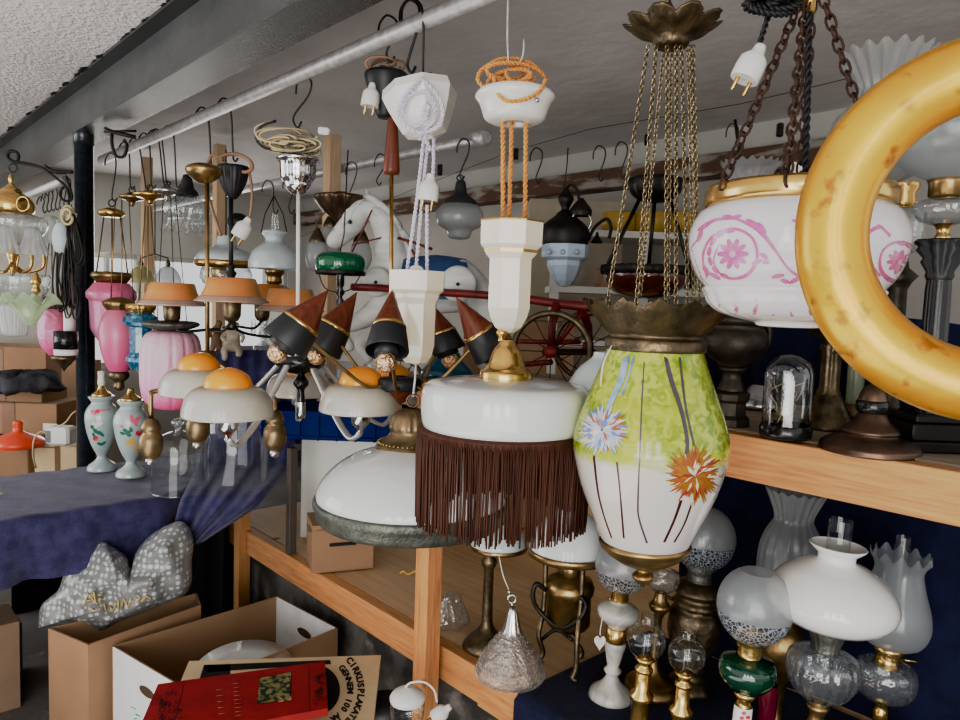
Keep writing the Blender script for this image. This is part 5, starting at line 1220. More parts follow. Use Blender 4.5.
fl1 = [(-9,62,4,2.6,.5,1),(-5,63,3,2,-.4,5),(-2,64,2,1,0,1),(2,64.5,2.4,.9,.1,1),(7,65,2.4,.9,0,1),(-6,48,4.5,1.8,-1,3),(-3,49,4.5,1.6,-.6,3),(-8,49,3.6,1.6,.8,3),(-10,46,3,2,.5,2),(-7,42,3.2,2,.8,2),(-3,40,4,2,.2,2),(0,38,3,1.5,.6,2),(-7,34,2.8,2.8,0,5),(-6,32,1.4,1.4,0,1),(-2,28,3.6,1.6,.3,2),(2,29,3,1.4,-.6,2),(-9,38,2.4,1.4,1.2,2)]
fl2 = [(3,58,5,2.2,.3,1),(7,60,4,2,-.6,1),(1,61,4,2,1.2,1),(5,55,3,2,.9,1),(-6,48,3,2,.5,2),(-3,46,4,2,-.5,2),(-9,45,3,1.6,.4,2),(0,49,3,1.6,1.1,2),(-2,43,2.6,1.8,0,2),(8,45,3.2,2.8,0,5),(9,47,1.5,1.5,0,1),(-1,36,4,2,.3,4),(2,38,3.6,1.8,-.8,4),(3,34,3.6,1.8,1.0,4),(-3,33,3,1.6,-.4,4),(7,30,3,1.4,-.6,4),(5,26,3,1.4,.4,4),(12,47,2,1,0,2),(-10,52,2,1.4,.5,1)]
vase(102, 470, 3.20, 'pale grey-green flower painted porcelain vase lamp with a white candle socket on top', .93, fl1, True)
vase(131, 476, 3.08, 'pale grey-green porcelain vase lamp with a big pink flower and no candle socket', .95, fl2, False)
t = T('glass_cloche', 'clear glass cloche with a knob on the blue cloth beside the painted vases', 'cloche', 178, 491, 2.92)
t.lat('dome', M['clear'], [(27,491),(26.5,478),(26,452),(24,440),(14,434),(5,431)], sm=3, seg=48); t.lat('foot_ring', M['clear'], [(27,489),(28.5,490),(28,492.5),(25,493)], seg=48); t.lat('knob', M['cut'], [(4,432),(3,428),(7,424),(6,420),(.1,418)], seg=24, sm=2)
t = T('glass_cloche', 'larger plain clear glass dome at the gathered end of the blue cloth', 'cloche', 236, 478, 2.95, solo=True)
t.lat('glass_cloche', M['clear'], [(33,478),(33,460),(32,420),(28,406),(16,400),(.1,398)], sm=3, seg=48)
t = T('dried_leaf', 'pale dried leaf lying on the blue cloth by the table edge', 'leaf', 2, 495, 2.8, solo=True)
b = t.mb(); p = PH(2, 495, .757)-t.o
for a in (-.5, .1, .6): b.add([V(p), V(p)+V((.05*cos(a), .05*sin(a), .004)), V(p)+V((.025*cos(a+.4), .025*sin(a+.4), .004))], [[0,1,2]])
b.end('dried_leaf', M['cream'])
# ================================================================== FAR LEFT: CARTONS
def carton(label, x0, y0, x1, y1, Z, depth=.3, mat='card', tape=True, name='carton', rot=0, group='cartons behind the table', base=None):
    def ex(b, w_, h_, rm, d):
        if tape: b.box((w_*.05,-.001,h_*.5), (w_*.12,.004,h_*1.0), rot=rm, m=1)
        b.box((-w_*.2,-.002,h_*.99), (w_*.6,.01,.006), rot=rm, m=2)
    t = zbox(name, label, 'carton', x0, y0, x1, y1, Z, depth, [M[mat], pm('brown_tape', (.27,.16,.09), .35), M['cardd']], group, rot, ex, to=base); return t
carton('widest brown carton at the bottom of the stack with dark print marks', -60, 346, 48, 415, 5.0, .35, tape=True, base=.002)
carton('tall narrow brown carton standing right of the stack near the steel post', 63, 362, 79, 412, 4.9, .3, tape=False, base=.002)
carton('flat brown carton with a white label below the folded fleece', -50, 402, 57, 434, 4.2, .3)
carton('thin brown carton directly under the folded fleece', -50, 390, 42, 404, 4.22, .26)
carton('brown carton under the orange-red lampshade', -50, 446, 30, 480, 3.75, .3, base=.002)
carton('cream carton with an open flap under the white appliance', 36, 444, 78, 480, 3.7, .3, 'cream', base=.002)
zbox('dark_stool', 'dark low stand under the stacked flat cartons', 'stand', -45, 435, 50, 470, 4.3, .2, M['greyp'], to=.002)
# dark print marks on the rear carton
def marks():
    t = T('carton_print', 'row of small dark transport marks printed on the widest carton', 'print', 28, 370, 4.985, solo=True); b = t.mb()
    for i, (x, w_) in enumerate(((-28,5),(-22,2),(-18,2),(0,4),(8,1.5),(11,3),(15,2))): b.box((x*t.s,0,0), (w_*.5*t.s,.002,6*t.s)); b.box(((x+1)*t.s,0,2.5*t.s), (w_*.9*t.s,.002,1.2*t.s))
    b.end('carton_print', M['print_and_shade'])
marks()
def card():
    t = T('price_card', 'small white card with grey lettering and an orange line behind the pink bowl', 'card', 797, 190, 1.5); b = t.mb(); w_, h_ = 16*t.s, 27*t.s
    b.box((0,0,h_/2), (w_,.001,h_)); b.end('paper', M['white'])
    b = t.mb()
    for i in range(6): b.box(((-5+i*2)*t.s,-.001,13*t.s+(i%2)*.8*t.s), (1.1*t.s,.0006,(2.2+(i%3))*t.s))
    b.end('grey_lettering', M['greyp']); b = t.mb(); b.box((0,-.001,8*t.s), (11*t.s,.0006,2*t.s)); b.end('orange_line', M['orangered'])
card()
def prints():
    t = T('carton_label', 'white paper label stuck on the flat carton', 'label', 50, 427, 4.17, solo=True); b = t.mb(); b.box((0,0,0), (14*t.s,.001,7*t.s)); b.end('carton_label', M['white'])
prints()
t = T('folded_fleece', 'crumpled dark grey fleece lying on the thin carton', 'clothing', 12, 391, 4.15, solo=True)
b = t.mb(); rd = random.Random(3)
b.lathe([(.0001,t.zat((0,0),391)),(.19,t.zat((0,0),391)),(.2,t.zat((0,0),385)),(.16,t.zat((0,0),376)),(.0001,t.zat((0,0),374))], (0,.1), 40, sm=3, rf=lambda th,k,r,z:(r*(1+.12*sin(5*th+k*4)+.05*sin(13*th)), z+.012*sin(7*th+k*9)+.008*sin(15*th)))
b.end('folded_fleece', pm('dark_grey_fleece', (.04,.042,.055), .95, c2=(.09,.09,.10), ns=14, bump=.6, bs=40))
t = T('orange_lampshade', 'orange-red enamel lampshade with a short neck on a carton', 'lamp shade', 18, 447, 3.6, solo=True)
t.lat('orange_lampshade', M['orangered'], [(.1,421),(5,421),(5.4,424),(5.4,431),(14,434),(25,438),(29,442),(28,446)], sm=2, seg=48)
t = T('white_appliance', 'small white electrical appliance with a pale cord on the cream carton', 'appliance', 62, 444, 3.6)
b = t.mb(); b.box((0,0,9*t.s), (24*t.s,.10,18*t.s), bev=.012); b.end('housing', M['white']); b = t.mb(); b.box((-8*t.s,-.051,9*t.s), (5*t.s,.004,12*t.s)); b.end('front_grille', M['greyp'])
b = t.mb(); b.tb([(56,428,-6),(66,422,-6),(72,414,-6),(78,410,-4)], .8, sm=4); b.tb([(50,434,-10),(40,432,-12),(34,440,-14),(33,455,-14),(36,468,-12)], .9, sm=4); b.end('cord', M['beigecord'])
# ================================================================== UNDER THE TABLE AND BOXES ON THE FLOOR
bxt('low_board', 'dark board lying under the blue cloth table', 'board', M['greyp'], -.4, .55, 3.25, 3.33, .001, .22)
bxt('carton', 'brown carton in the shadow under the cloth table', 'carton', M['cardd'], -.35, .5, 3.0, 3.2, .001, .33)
def openbox(name, label, cat, A, B, C, D, h, mats, th=.006, extra=None):
    """A,B,C,D rim corners (world), walls hang down by h; mats: outside AB? list per wall of (out,in)"""
    c = (A+B+C+D)/4; e = bpy.data.objects.new(name, None); col.objects.link(e); e.location = (c.x, c.y, A.z-h); tag(e, label, cat)
    cs = [p-V(e.location) for p in (A,B,C,D)]; cen = sum(cs, V())/4
    for i, nm in enumerate(('side_wall','end_wall','side_wall','end_wall')):
        p, q = cs[i], cs[(i+1) % 4]; n = V(((q-p).y, -(q-p).x, 0)).normalized()
        if n.dot((p+q)/2-cen) < 0: n = -n
        b = MB(); dn = V((0,0,-h)); i_ = -n*th
        o8 = [p, q, q+dn, p+dn, p+i_, q+i_, q+i_+dn, p+i_+dn]
        b.add(o8, [[0,1,2,3]], 0, False); b.add(o8, [[4,5,6,7]], 1, False); b.add(o8, [[0,1,5,4],[1,2,6,5],[3,0,4,7],[2,3,7,6]], 2, False)
        w_ = b.end(nm, mats[i], e)
        if extra: extra(i, nm, p, q, n, w_, h)
    b = MB(); b.add([x+V((0,0,-h+.003)) for x in cs], [[0,1,2,3]], 0, False); b.end('bottom', M['cardd'], e)
    return e
A, B_, C_, D_ = PH(112,646,.34), PH(277,596,.34), PH(338,628,.34), PH(186,690,.34)
ctr = (A+C_)/2
ins = M['card']; edge_ = M['card']
slot = pm('dark_slot', (.10,.06,.035), .8); slotg = pm('grip_shadow', (.25,.24,.22), .8)
grn = pm('green_print', (.05,.34,.20), .6)
def ex1(i, nm, p, q, n, w_, h):
    if i in (1, 3):
        b = MB(); m = (p+q)/2+V((0,0,-.085)); u = (q-p).normalized()
        for sd in (n*.0015, -n*.0075):
            ring = [m+sd+u*(.045*cos(a))+V((0,0,1))*(.017*sin(a)) for a in [2*PI*k/20 for k in range(20)]]
            b.add(ring, [list(range(20))], 0, False)
        b.end('hand_hole', slot if i == 3 else slot, w_)
    if i == 3:
        b = MB(); u = (q-p).normalized(); rd = random.Random(1); m = p.lerp(q, .5)+V((0,0,-.2))+n*.001
        for k in range(16):
            c = m+u*rd.uniform(-.09, .09)+V((0,0,rd.uniform(-.05,.045))); b.tube([c, c+u*rd.uniform(.005,.022)+V((0,0,rd.uniform(-.012,.012)))], .0022, 4)
        b.end('green_lettering', grn, w_)
wh_ = M['cardw']
openbox('banana_carton', 'open white and brown banana carton holding books and a poster', 'carton', A, B_, C_, D_, .335, [[M['card'],ins,edge_],[wh_,wh_,edge_],[M['card'],M['card'],edge_],[wh_,M['card'],edge_]], extra=ex1)
def hole(p, q, n, w_):
    b = MB(); m = (p+q)/2+V((0,0,-.06)); u = (q-p).normalized()
    b.add([m+n*.0015+u*(.045*cos(a))+V((0,0,1))*(.017*sin(a)) for a in [2*PI*k/20 for k in range(20)]], [list(range(20))], 0, False); b.end('hand_hole', slotg, w_)
# carton with the silver bag
A2, B2, D2 = PH(48,628,.36), PH(197,593,.36), PH(88,645,.36)
C2 = B2+(D2-A2)
e2 = openbox('brown_carton', 'brown carton with rough flaps holding the patterned silver-grey bag', 'carton', A2, B2, PH(201,605,.36), D2, .355, [[M['card'],ins,edge_]]*4, extra=lambda i, nm, p, q, n, w_, h: hole(p, q, n, w_) if i == 2 else None)
b = MB(); m_ = PH(144, 629, .30)
ptsx = [PH(144+15*cos(a), 629+5.5*sin(a)-.25*15*cos(a), .36) for a in [2*PI*k/20 for k in range(20)]]
# bag: crumpled polka-dot plastic
def bagmat():
    m, nt, o = newmat('dotted_silver_plastic'); b = nt.nodes.new('ShaderNodeBsdfPrincipled'); b.inputs['Roughness'].default_value = .28; b.inputs['Coat Weight'].default_value = .3
    tc = nt.nodes.new('ShaderNodeTexCoord'); vo = nt.nodes.new('ShaderNodeTexVoronoi'); vo.inputs['Scale'].default_value = 44; vo.inputs['Randomness'].default_value = .15
    nt.links.new(tc.outputs['Object'], vo.inputs['Vector'])
    mr = nt.nodes.new('ShaderNodeMapRange'); mr.inputs[1].default_value = .32; mr.inputs[2].default_value = .42; nt.links.new(vo.outputs['Distance'], mr.inputs[0])
    nt.links.new(mixc(nt, mr.outputs[0], (.50,.54,.56), (.25,.255,.25)), b.inputs['Base Color'])
    _, n, _ = noise_fac(nt, 11, 5, dist=1.2); bp = nt.nodes.new('ShaderNodeBump'); bp.inputs['Strength'].default_value = .22; bp.inputs['Distance'].default_value = .04
    nt.links.new(n, bp.inputs['Height']); nt.links.new(bp.outputs[0], b.inputs['Normal']); nt.links.new(b.outputs[0], o.inputs[0]); return m
from mathutils import noise as MN
def bag():
    t = T('patterned_bag', 'crumpled silver-grey dotted plastic bag with gold lettering stuffed into the brown carton', 'bag', 122, 612, 2.72)
    out = cr([(38,628),(41,606),(58,590),(66,572),(97,541),(112,546),(126,556),(131,568),(136,552),(152,534),(180,521),(193,536),(192,560),(189,590),(160,606),(120,622),(92,636),(60,624),(38,628)], 5)[:-1]
    cx, cy = 126, 602; K = 26; rd = random.Random(4)
    dirs = [(cos(a_), sin(a_), p_, o_) for a_, p_, o_ in ((.5,46,3),(1.5,34,20),(2.5,52,11),(-.4,27,8),(1.0,19,2))]
    def dep(x, y, f_):
        tri = sum((abs(((x*c_+y*s_+o_+6*MN.noise(V((x*.03,y*.03,1)))) % p_)-p_/2)/p_-.25)*p_*.42 for c_, s_, p_, o_ in dirs)
        return -34*sqrt(max(0, 1-f_**2.4))-tri*(1-f_**3)+.25*(x-118)*.6
    b = t.mb(); rings = []
    for k in range(K+1):
        f_ = max(.001, k/K); rings.append([t.pt(cx+(x-cx)*f_, cy+(y-cy)*f_, dep(cx+(x-cx)*f_, cy+(y-cy)*f_, f_)) for x, y in out])
    b.rings(rings, 0, True)
    rings = [[t.pt(cx+(x-cx)*f_, cy+(y-cy)*f_, 30*sqrt(1-f_**2.4)+.15*(cx+(x-cx)*f_-118)) for x, y in out] for f_ in (1, .9, .7, .4, .001)]
    b.rings(rings, 0, True); b.end('crumpled_plastic', bagmat())
    def on(x, y):
        best = 1
        ang = atan2(y-cy, x-cx); m_ = min(out, key=lambda q: abs((atan2(q[1]-cy, q[0]-cx)-ang+PI) % (2*PI)-PI)); f_ = hypot(x-cx, y-cy)/max(1, hypot(m_[0]-cx, m_[1]-cy))
        return t.pt(x, y, dep(x, y, min(.98, f_))-1.5)
    b = t.mb()
    for st in ([(84,606),(88,594),(93,600),(98,604)],[(85,601),(92,600)],[(94,592),(96,603),(101,602)],[(98,595),(104,594)],[(99,599),(103,598)],[(90,607),(94,611),(98,609)],[(104,603),(106,611),(110,606),(113,611),(116,602)],[(118,600),(119,609)],[(122,608),(124,599),(128,607),(131,598)],[(135,603),(140,598),(137,595)],[(141,602),(147,596),(152,600)]):
        b.tube([on(*p) for p in st], .0030, 5, sm=2)
    b.end('gold_lettering', pm('pale_gold_ink', (.62,.47,.20), .5))
bag()
# contents of the banana carton
t = T('white_plate', 'round white plate rim showing behind the poster in the banana carton', 'plate', 243, 668, 2.5)
b = t.mb(); c = PH(243, 672, .31)-t.o; c = t.Ri @ c
b.lathe([(.001,0),(.10,.0),(.155,.014),(.157,.018),(.10,.006),(.001,.006)], (0,0), 48, mat4=Matrix.Translation(c) @ Matrix.Rotation(.12, 4, 'X')); b.end('plate_body', pm('grey_white_enamel', (.62,.62,.60), .25, coat=.4))
# poster
def board(name, label, cat, corners, z, th, mat, marks):
    ps = [PH(x, y, z) for x, y in corners] if not callable(z) else [PH(x, y, z(x, y)) for x, y in corners]
    c = sum(ps, V())/4; e = MB(); L = [p-c for p in ps]
    e.add(L+[p+V((0,0,-th)) for p in L], [[0,1,2,3],[4,5,6,7],[0,1,5,4],[1,2,6,5],[2,3,7,6],[3,0,4,7]], 0, False)
    mats = [mat]
    if marks: marks(e, c, mats)
    o = e.end(name, mats); o.location = c; return tag(o, label, cat)
def glyphs(ch):
    cu = bpy.data.curves.new('g', 'FONT'); cu.body = ch; cu.size = 1; cu.align_x = 'CENTER'; cu.offset = .045; cu.resolution_u = 3
    o = bpy.data.objects.new('g', cu); col.objects.link(o); bpy.context.view_layer.update()
    me = bpy.data.meshes.new_from_object(o.evaluated_get(bpy.context.evaluated_depsgraph_get()))
    vs = [tuple(v.co) for v in me.vertices]; fs = [list(p.vertices) for p in me.polygons]; bpy.data.objects.remove(o); bpy.data.meshes.remove(me); return vs, fs
ZP = .372
def poster_marks(e, c, mats):
    mats.append(M['print_and_shade'])
    z = ZP+.0008
    q = lambda x, y, dz=0: PH(x, y, z+dz)-c
    e.add([q(204,665), q(330,660), q(331,664), q(206,672)], [[0,1,2,3]], 1, False)
    e.add([q(204,665), q(230,664), q(232,724), q(190,724), q(196,690)], [[0,1,2,3,4]], 1, False)
    ring = [q(316+24*cos(a), 690+25*sin(a)) for a in [2*PI*k/40 for k in range(40)]]; e.add(ring, [list(range(40))], 1, False)
    def arc(txt, R, a0, a1, size):
        n = len(txt)
        for i, ch in enumerate(txt):
            if ch == ' ': continue
            a = radians(a0+(a1-a0)*(i+.5)/n); bx_, by_ = 318+R*cos(a), 690+R*1.02*sin(a)
            ux, uy = -sin(a), cos(a)   # reading direction clockwise
            ox, oy = cos(a), sin(a)    # glyph up = outwards
            vs, fs = glyphs(ch)
            e.add([q(bx_+ux*v[0]*size+ox*v[1]*size*1.05, by_+uy*v[0]*size+oy*v[1]*size*1.05, .0004) for v in vs], fs, 1, False)
    arc('CIRKUSPLAKATER', 40, -46, 55, 8.6)
    arc('GENNEM 100 ÅR', 29.5, -46, 66, 8.0)
board('circus_poster_book', 'cream circus poster book with curved black lettering and a black disc under the red book', 'book', [(189,661),(381,655),(372,736),(156,740)], ZP, .018, M['cream'], poster_marks)
def zbk(x, y): return .415
def book_marks(e, c, mats):
    mats += [M['print_and_shade'], pm('picture_print', (.26,.24,.08), .6, c2=(.02,.035,.02), ns=45, lo=.45, hi=.55, c3=(.62,.50,.28), n3=38), pm('dull_gold_print', (.30,.10,.04), .6), M['cream']]
    z = .4158; q = lambda x, y, dz=0: PH(x, y, z+dz)-c
    e.add([q(260,678), q(291,672), q(290,699), q(257,704)], [[0,1,2,3]], 2, False)
    e.add([q(259,677,-.0003), q(292,671,-.0003), q(291,700,-.0003), q(256,705,-.0003)], [[0,1,2,3]], 4, False)
    rd = random.Random(12)
    def scroll(x0, x1, y0, y1, n, m_):
        for i in range(n):
            x = rd.uniform(x0, x1); y = y0+(y1-y0)*rd.random(); r_ = rd.uniform(2, 4.5); a0 = rd.uniform(0, 6)
            pts = [(x+r_*(1-k/9)*cos(a0+k*.75), y+r_*.8*(1-k/9)*sin(a0+k*.75)) for k in range(8)]
            P3 = [q(a, b_) for a, b_ in pts]; e.tube(P3, .0011, 4, m=m_)
    scroll(160, 181, 692, 720, 26, 1); scroll(312, 324, 668, 705, 18, 1)
    e.tube([q(184,683), q(176,716)], .0009, 4, m=1); e.tube([q(309,668), q(309,712)], .0009, 4, m=1)
    for k in range(5): e.tube([q(216+k*.6,690+k*6), q(223+k*.6,689+k*6)], .0014, 4, m=3)
    for k in range(9): e.tube([q(233+k*.3,684+k*4), q(240+k*.3,683+k*4)], .0012, 4, m=3)
board('red_book', 'large old red cloth-bound book with a pasted picture, lying on the circus poster book', 'book', [(158,684),(325,661),(328,708),(132,745)], .4155, .022, M['red'], book_marks)
o = board('page_block', None, None, [(160,686),(324,663),(326,709),(134,746)], .3925, .0145, pm('yellowed_pages', (.42,.32,.19), .8, c2=(.28,.2,.12), ns=90, stretch=(1,1,12)), None)
rb = bpy.data.objects['red_book']; o.parent = rb; o.location = V(o.location)-V(rb.location)
t = T('black_disc', 'black rounded object sticking out right of the circus poster book', 'hat', 385, 715, 2.25, solo=True)
t.lat('black_disc', M['matblack'], [(.1,694),(14,697),(22,704),(24,716),(22,740)], seg=32, sm=3)
t = T('dark_folder', 'dark folder corner poking up behind the circus poster book', 'folder', 263, 656, 2.6, solo=True)
b = t.mb(); b.add([t.pt(240,660,0), t.pt(262,646,10), t.pt(296,658,0), t.pt(262,672,-10)], [[0,1,2,3]], 0, False); b.end('dark_folder', M['print_and_shade'])
# white plug adapter in front of the post
t = T('glass_jar_lamp', 'small clear glass jar lamp with white lid at the foot of the pine post', 'lamp', 407, 720, 1.95)
t.lat('jar', M['clear'], [(17,700),(17,712),(14,728),(.1,734)], seg=36, sm=2); t.lat('lid', M['white'], [(17,701),(18,697),(14,692),(6,689),(.1,688)], seg=36, sm=2)
plug(t, 441, 713, 8, .9, d=-4); t.tub('cord', M['white'], [(404,690,0),(410,683,-3),(424,682,-4),(434,690,-4),(437,702,-4)], 1.1, sm=4)
# small things on the platform
t = T('small_carton', 'small brown carton with a torn flap on the platform near the table end', 'carton', 336, 572, 2.80, solo=True)
b = t.mb(); Rm = Matrix.Rotation(.35, 3, 'Z'); w_ = .235; z0 = .502-t.o.z
b.box((0,.06,z0+.095), (w_,.18,.185), rot=Rm, m=0)
b.box((.03,-.03,z0+.11), (.10,.01,.010), rot=Rm, m=1); b.add([Rm @ V((-.11,-.03,z0+.165)), Rm @ V((.0,-.06,z0+.18)), Rm @ V((.0,.0,z0+.168)), Rm @ V((-.11,.05,z0+.168))], [[0,1,2,3]], 0, False)
b.end('small_carton', [M['card'], M['print_and_shade']])
t = T('yellow_clamp', 'little yellow-tipped cable connector lying on the platform', 'connector', 412, 574, 2.6, solo=True)
t.tub('yellow_clamp', M['yellow'], [(400,573,0),(404,571,0),(408,574,0),(420,569,0)], 1.3, sm=3)
t = T('plastic_wrap', 'crumpled clear plastic wrap lying beside the pine post', 'wrap', 452, 618, 2.35, solo=True)
t.lat('plastic_wrap', glass('wrap', (.9,.9,.9), .8, .12, .1, milk=.15, bump=1, bs=30), [(12,628),(15,620),(11,606),(8,596),(.1,592)], seg=24, sm=2, rf=lambda th,k,r,z:(r*(1+.25*sin(5*th+k*6)), z))
# ================================================================== LAMPS ON THE UPPER SHELF
def base_at(x, y, z): return (PH(x, y, z)-CAM).dot(fw)
def TB(name, label, cat, x, y, z, group=None, solo=False, tilt=0):
    t = T(name, label, cat, x, y, base_at(x, y, z), group, solo); t.tilt = tilt; t.base_z = z; return t
def lean(t, a=.045): t.root.rotation_euler = (0, a, -AZ)
SZ = 1.2915
def urn():
    t = TB('bronze_urn', 'dark patinated urn-shaped lamp base with a scroll handle behind the lime lantern', 'lamp base', 729, 424, SZ)
    t.lat('bowl', M['darkvase'], [(22,312),(31,316),(33,322),(28,326),(33,334),(34,342),(32,350),(24,358),(17,362),(14,366)], sm=2, seg=56)
    t.lat('stem', M['darkvase'], [(10,365),(14,369),(9,374),(12,384),(14,390),(12,392)], sm=2, seg=40)
    t.lat('foot', M['darkvase'], [(17,391),(21,393),(20,399),(17,402),(17,414),(21,418),(22,424),(.1,425)], sm=1, seg=8, smooth=False)
    t.tub('handle', M['darkvase'], [(757,322,0),(768,326,0),(768,342,0),(760,354,0),(748,358,0)], [2.5,3.5,3.5,2.5], sm=4)
urn()
t = TB('metal_lid', 'low dented pewter lid behind the small glass cloche', 'lid', 757, 408, SZ, solo=True)
t.lat('metal_lid', M['silver'], [(.1,384),(8,385),(12,390),(20,395),(24,402),(24,407),(.1,408)], sm=2, seg=40)
def cloche():
    t = TB('small_cloche', 'small round-topped glass cloche with wiry dried twigs inside on a black base', 'cloche', 785, 437, SZ)
    t.lat('base', M['black'], [(25,424),(27,428),(27,435),(25,437),(.1,437)], seg=40)
    t.lat('dome', glass('cloche_glass', (.93,.95,.95), 1.2, .10, .03), [(25,430),(25,382),(24,370),(19,361),(10,356),(.1,354.5)], sm=3, seg=48)
    b = t.mb(); rd = random.Random(8)
    for i in range(12):
        x, y = 785+rd.uniform(-14, 14), rd.uniform(392, 424); b.tb([(x,y,rd.uniform(-12,12)),(x+rd.uniform(-8,8),y-9,rd.uniform(-12,12)),(x+rd.uniform(-12,12),y-16,rd.uniform(-12,12))], .5, sm=3, seg=4)
    b.end('twigs', M['beigecord'])
cloche()
t = TB('bronze_pillar', 'ornate bronze pillar lamp base with a wide dish top right of the small cloche', 'lamp base', 826, 427, SZ)
t.lat('dish', M['darkvase'], [(14,318),(30,322),(33,328),(24,334),(13,340),(11,344)], sm=2, seg=48); t.lat('shaft', M['bronze'], [(10,343),(12,348),(10,352),(10,388),(13,394)], sm=1, seg=48, rf=flute(10,.06)); t.lat('foot', M['bronze'], [(12,393),(16,398),(21,408),(27,418),(30,425),(28,428),(.1,428)], sm=2, seg=60, rf=flute(6,.06))
t = TB('onyx_pillar', 'slim pale green onyx column lamp base behind the gold ring', 'lamp base', 853, 416, SZ)
t.lat('column', M['onyx'], [(9,360),(9,404)], seg=28); t.lat('foot', M['bronze'], [(10,403),(15,406),(14,409),(18,413),(18,416),(.1,417)], seg=36, sm=1)
t = TB('copper_pedestal', 'broad round copper lamp foot with a black collar at the front of the upper shelf', 'lamp base', 869, 448, SZ)
t.lat('foot', M['copper'], [(13,412),(16,416),(20,422),(28,428),(30,432),(28,434),(40,438),(51,444),(52,449),(48,452),(.1,452)], sm=2, seg=64); t.lat('knob', M['copper'], [(.1,384),(8,386),(13,393),(15,400)], sm=2, seg=36); t.lat('collar', M['black'], [(15,400),(17,402),(17,410),(14,413)], seg=36)
def column():
    t = TB('column_lamp', 'black Corinthian column oil lamp with clear font and frosted globe behind the gold ring', 'oil lamp', 925, 446, SZ)
    b = t.mb(); s = t.s; z0 = t.zat((0,0), 446)
    for w_, y0, y1 in ((38,446,436),(33,436,420),(26,420,412)):
        za, zb_ = t.zat((0,0), y0), t.zat((0,0), y1); b.box((0,0,(za+zb_)/2), (w_*2*s, w_*2*s, zb_-za), bev=.003)
    b.end('plinth', M['black'])
    t.lat('shaft', M['black'], [(17,412),(15,406),(14,400),(13,290),(12,278)], seg=56, rf=flute(14,.03)); t.lat('capital', M['matblack'], [(13,280),(15,276),(13,272),(19,262),(17,258),(24,250),(22,246),(26,243),(26,240),(.1,240)], seg=80, sm=1, rf=flute(8,.10,.2,.9))
    t.lat('neck', M['brass'], [(7,241),(9,238),(6,232),(9,226),(12,224)], seg=32, sm=2); t.lat('font', M['cut'], [(12,225),(26,220),(32,211),(31,203),(20,199),(12,198)], sm=3, seg=64, rf=flute(18,.02)); t.lat('burner', M['brasso'], [(13,199),(18,196),(18,184),(20,180),(16,178)], seg=48, rf=flute(24,.02))
    t.lat('globe', M['frost'], [(18,180),(44,168),(60,148),(62,126),(48,104),(30,94)], sm=3, seg=56)
column()
def tallfrost():
    t = TB('column_lamp', 'oil lamp with tall fluted frosted shade and faceted font half hidden by the gold ring', 'oil lamp', 886, 432, SZ)
    t.lat('shaft', M['darkvase'], [(24,430),(22,424),(14,416),(11,400),(10,290),(14,282),(20,276),(10,268),(8,256)], seg=32, sm=1)
    t.lat('font', M['cut'], [(9,254),(20,250),(22,244),(22,216),(20,210),(10,207)], sm=1, seg=8, x=904); t.lat('burner', M['brass'], [(10,207),(13,203),(12,194),(16,188),(16,184)], x=904, seg=36)
    t.lat('shade', M['frostl'], [(18,184),(44,172),(55,148),(50,120),(34,104),(28,94),(30,84),(42,66),(50,54)], x=882, y=120, sm=3, seg=140, rf=lambda th,k,r,z:(r*(1+(.05*cos(18*th) if k > .62 else .012*cos(18*th))), z+(.006*cos(18*th)*max(0,(k-.9)*10))))
tallfrost()
t = TB('opal_lamp', 'opal shaded lamp mostly hidden between the fringed drum and the lime lantern', 'oil lamp', 600, 430, SZ)
t.lat('shade', M['opalgrey'], [(10,352),(12,358),(24,368),(34,384),(36,398)], sm=3, seg=48); t.lat('base', M['bronze'], [(8,396),(6,410),(12,424),(18,430),(.1,431)], seg=32, sm=2)
# ================================================================== LAMPS ON THE NAVY CLOTH
G = .508
def marble():
    t = TB('marble_lamp', 'white marble oil lamp with an etched glass globe and a little white heart tag', 'oil lamp', 610, 697, G)
    t.lat('foot', M['marble'], [(.1,698),(20,698),(21.5,695),(20,690),(12,684),(8,679),(5,673)], sm=2, seg=48); t.lat('stem', M['marble'], [(5,675),(9,670),(6,666),(7,662),(9,652),(11,644),(10,641)], sm=2, seg=40)
    t.lat('band', M['brass'], [(10,641),(10.5,640),(10.5,627),(9,626)], seg=36); t.lat('font', M['marble'], [(9,627),(12,623),(19,617),(21,611),(18,606),(9,602),(8,600)], sm=3, seg=48)
    t.lat('burner', M['brass'], [(8,601),(9,598),(8,592),(10,589),(10,585)], seg=36, sm=1)
    t.lat('globe_band', M['etch'], sphere_prof(27.5, 570, 586, 566, 6)[::-1], seg=48); t.lat('globe', M['frost'], sphere_prof(27.5, 542, 570, 566, 12), seg=48)
    t.tub('wick_knob', M['brasso'], [(612,598,0),(604,599,-4)], 1.2)
    b = t.mb(); b.tb([(607,600,-6),(600,612,-14),(597,630,-16),(597,636,-16)], .6, sm=3); b.end('tag_string', M['string'])
    b = t.mb(); pts = []
    for k in range(24):
        a = 2*PI*k/24; x = 16*sin(a)**3; y = 13*cos(a)-5*cos(2*a)-2*cos(3*a)-cos(4*a); pts.append(t.pt(597+x*.36, 643-y*.52, -18))
    b.add(pts+[p+V((0,.0015,0)) for p in pts], [list(range(24)), list(range(24,48))]+[[k,(k+1)%24,24+(k+1)%24,24+k] for k in range(24)], 0, False); b.end('heart_tag', M['white'])
    lean(t)
marble()
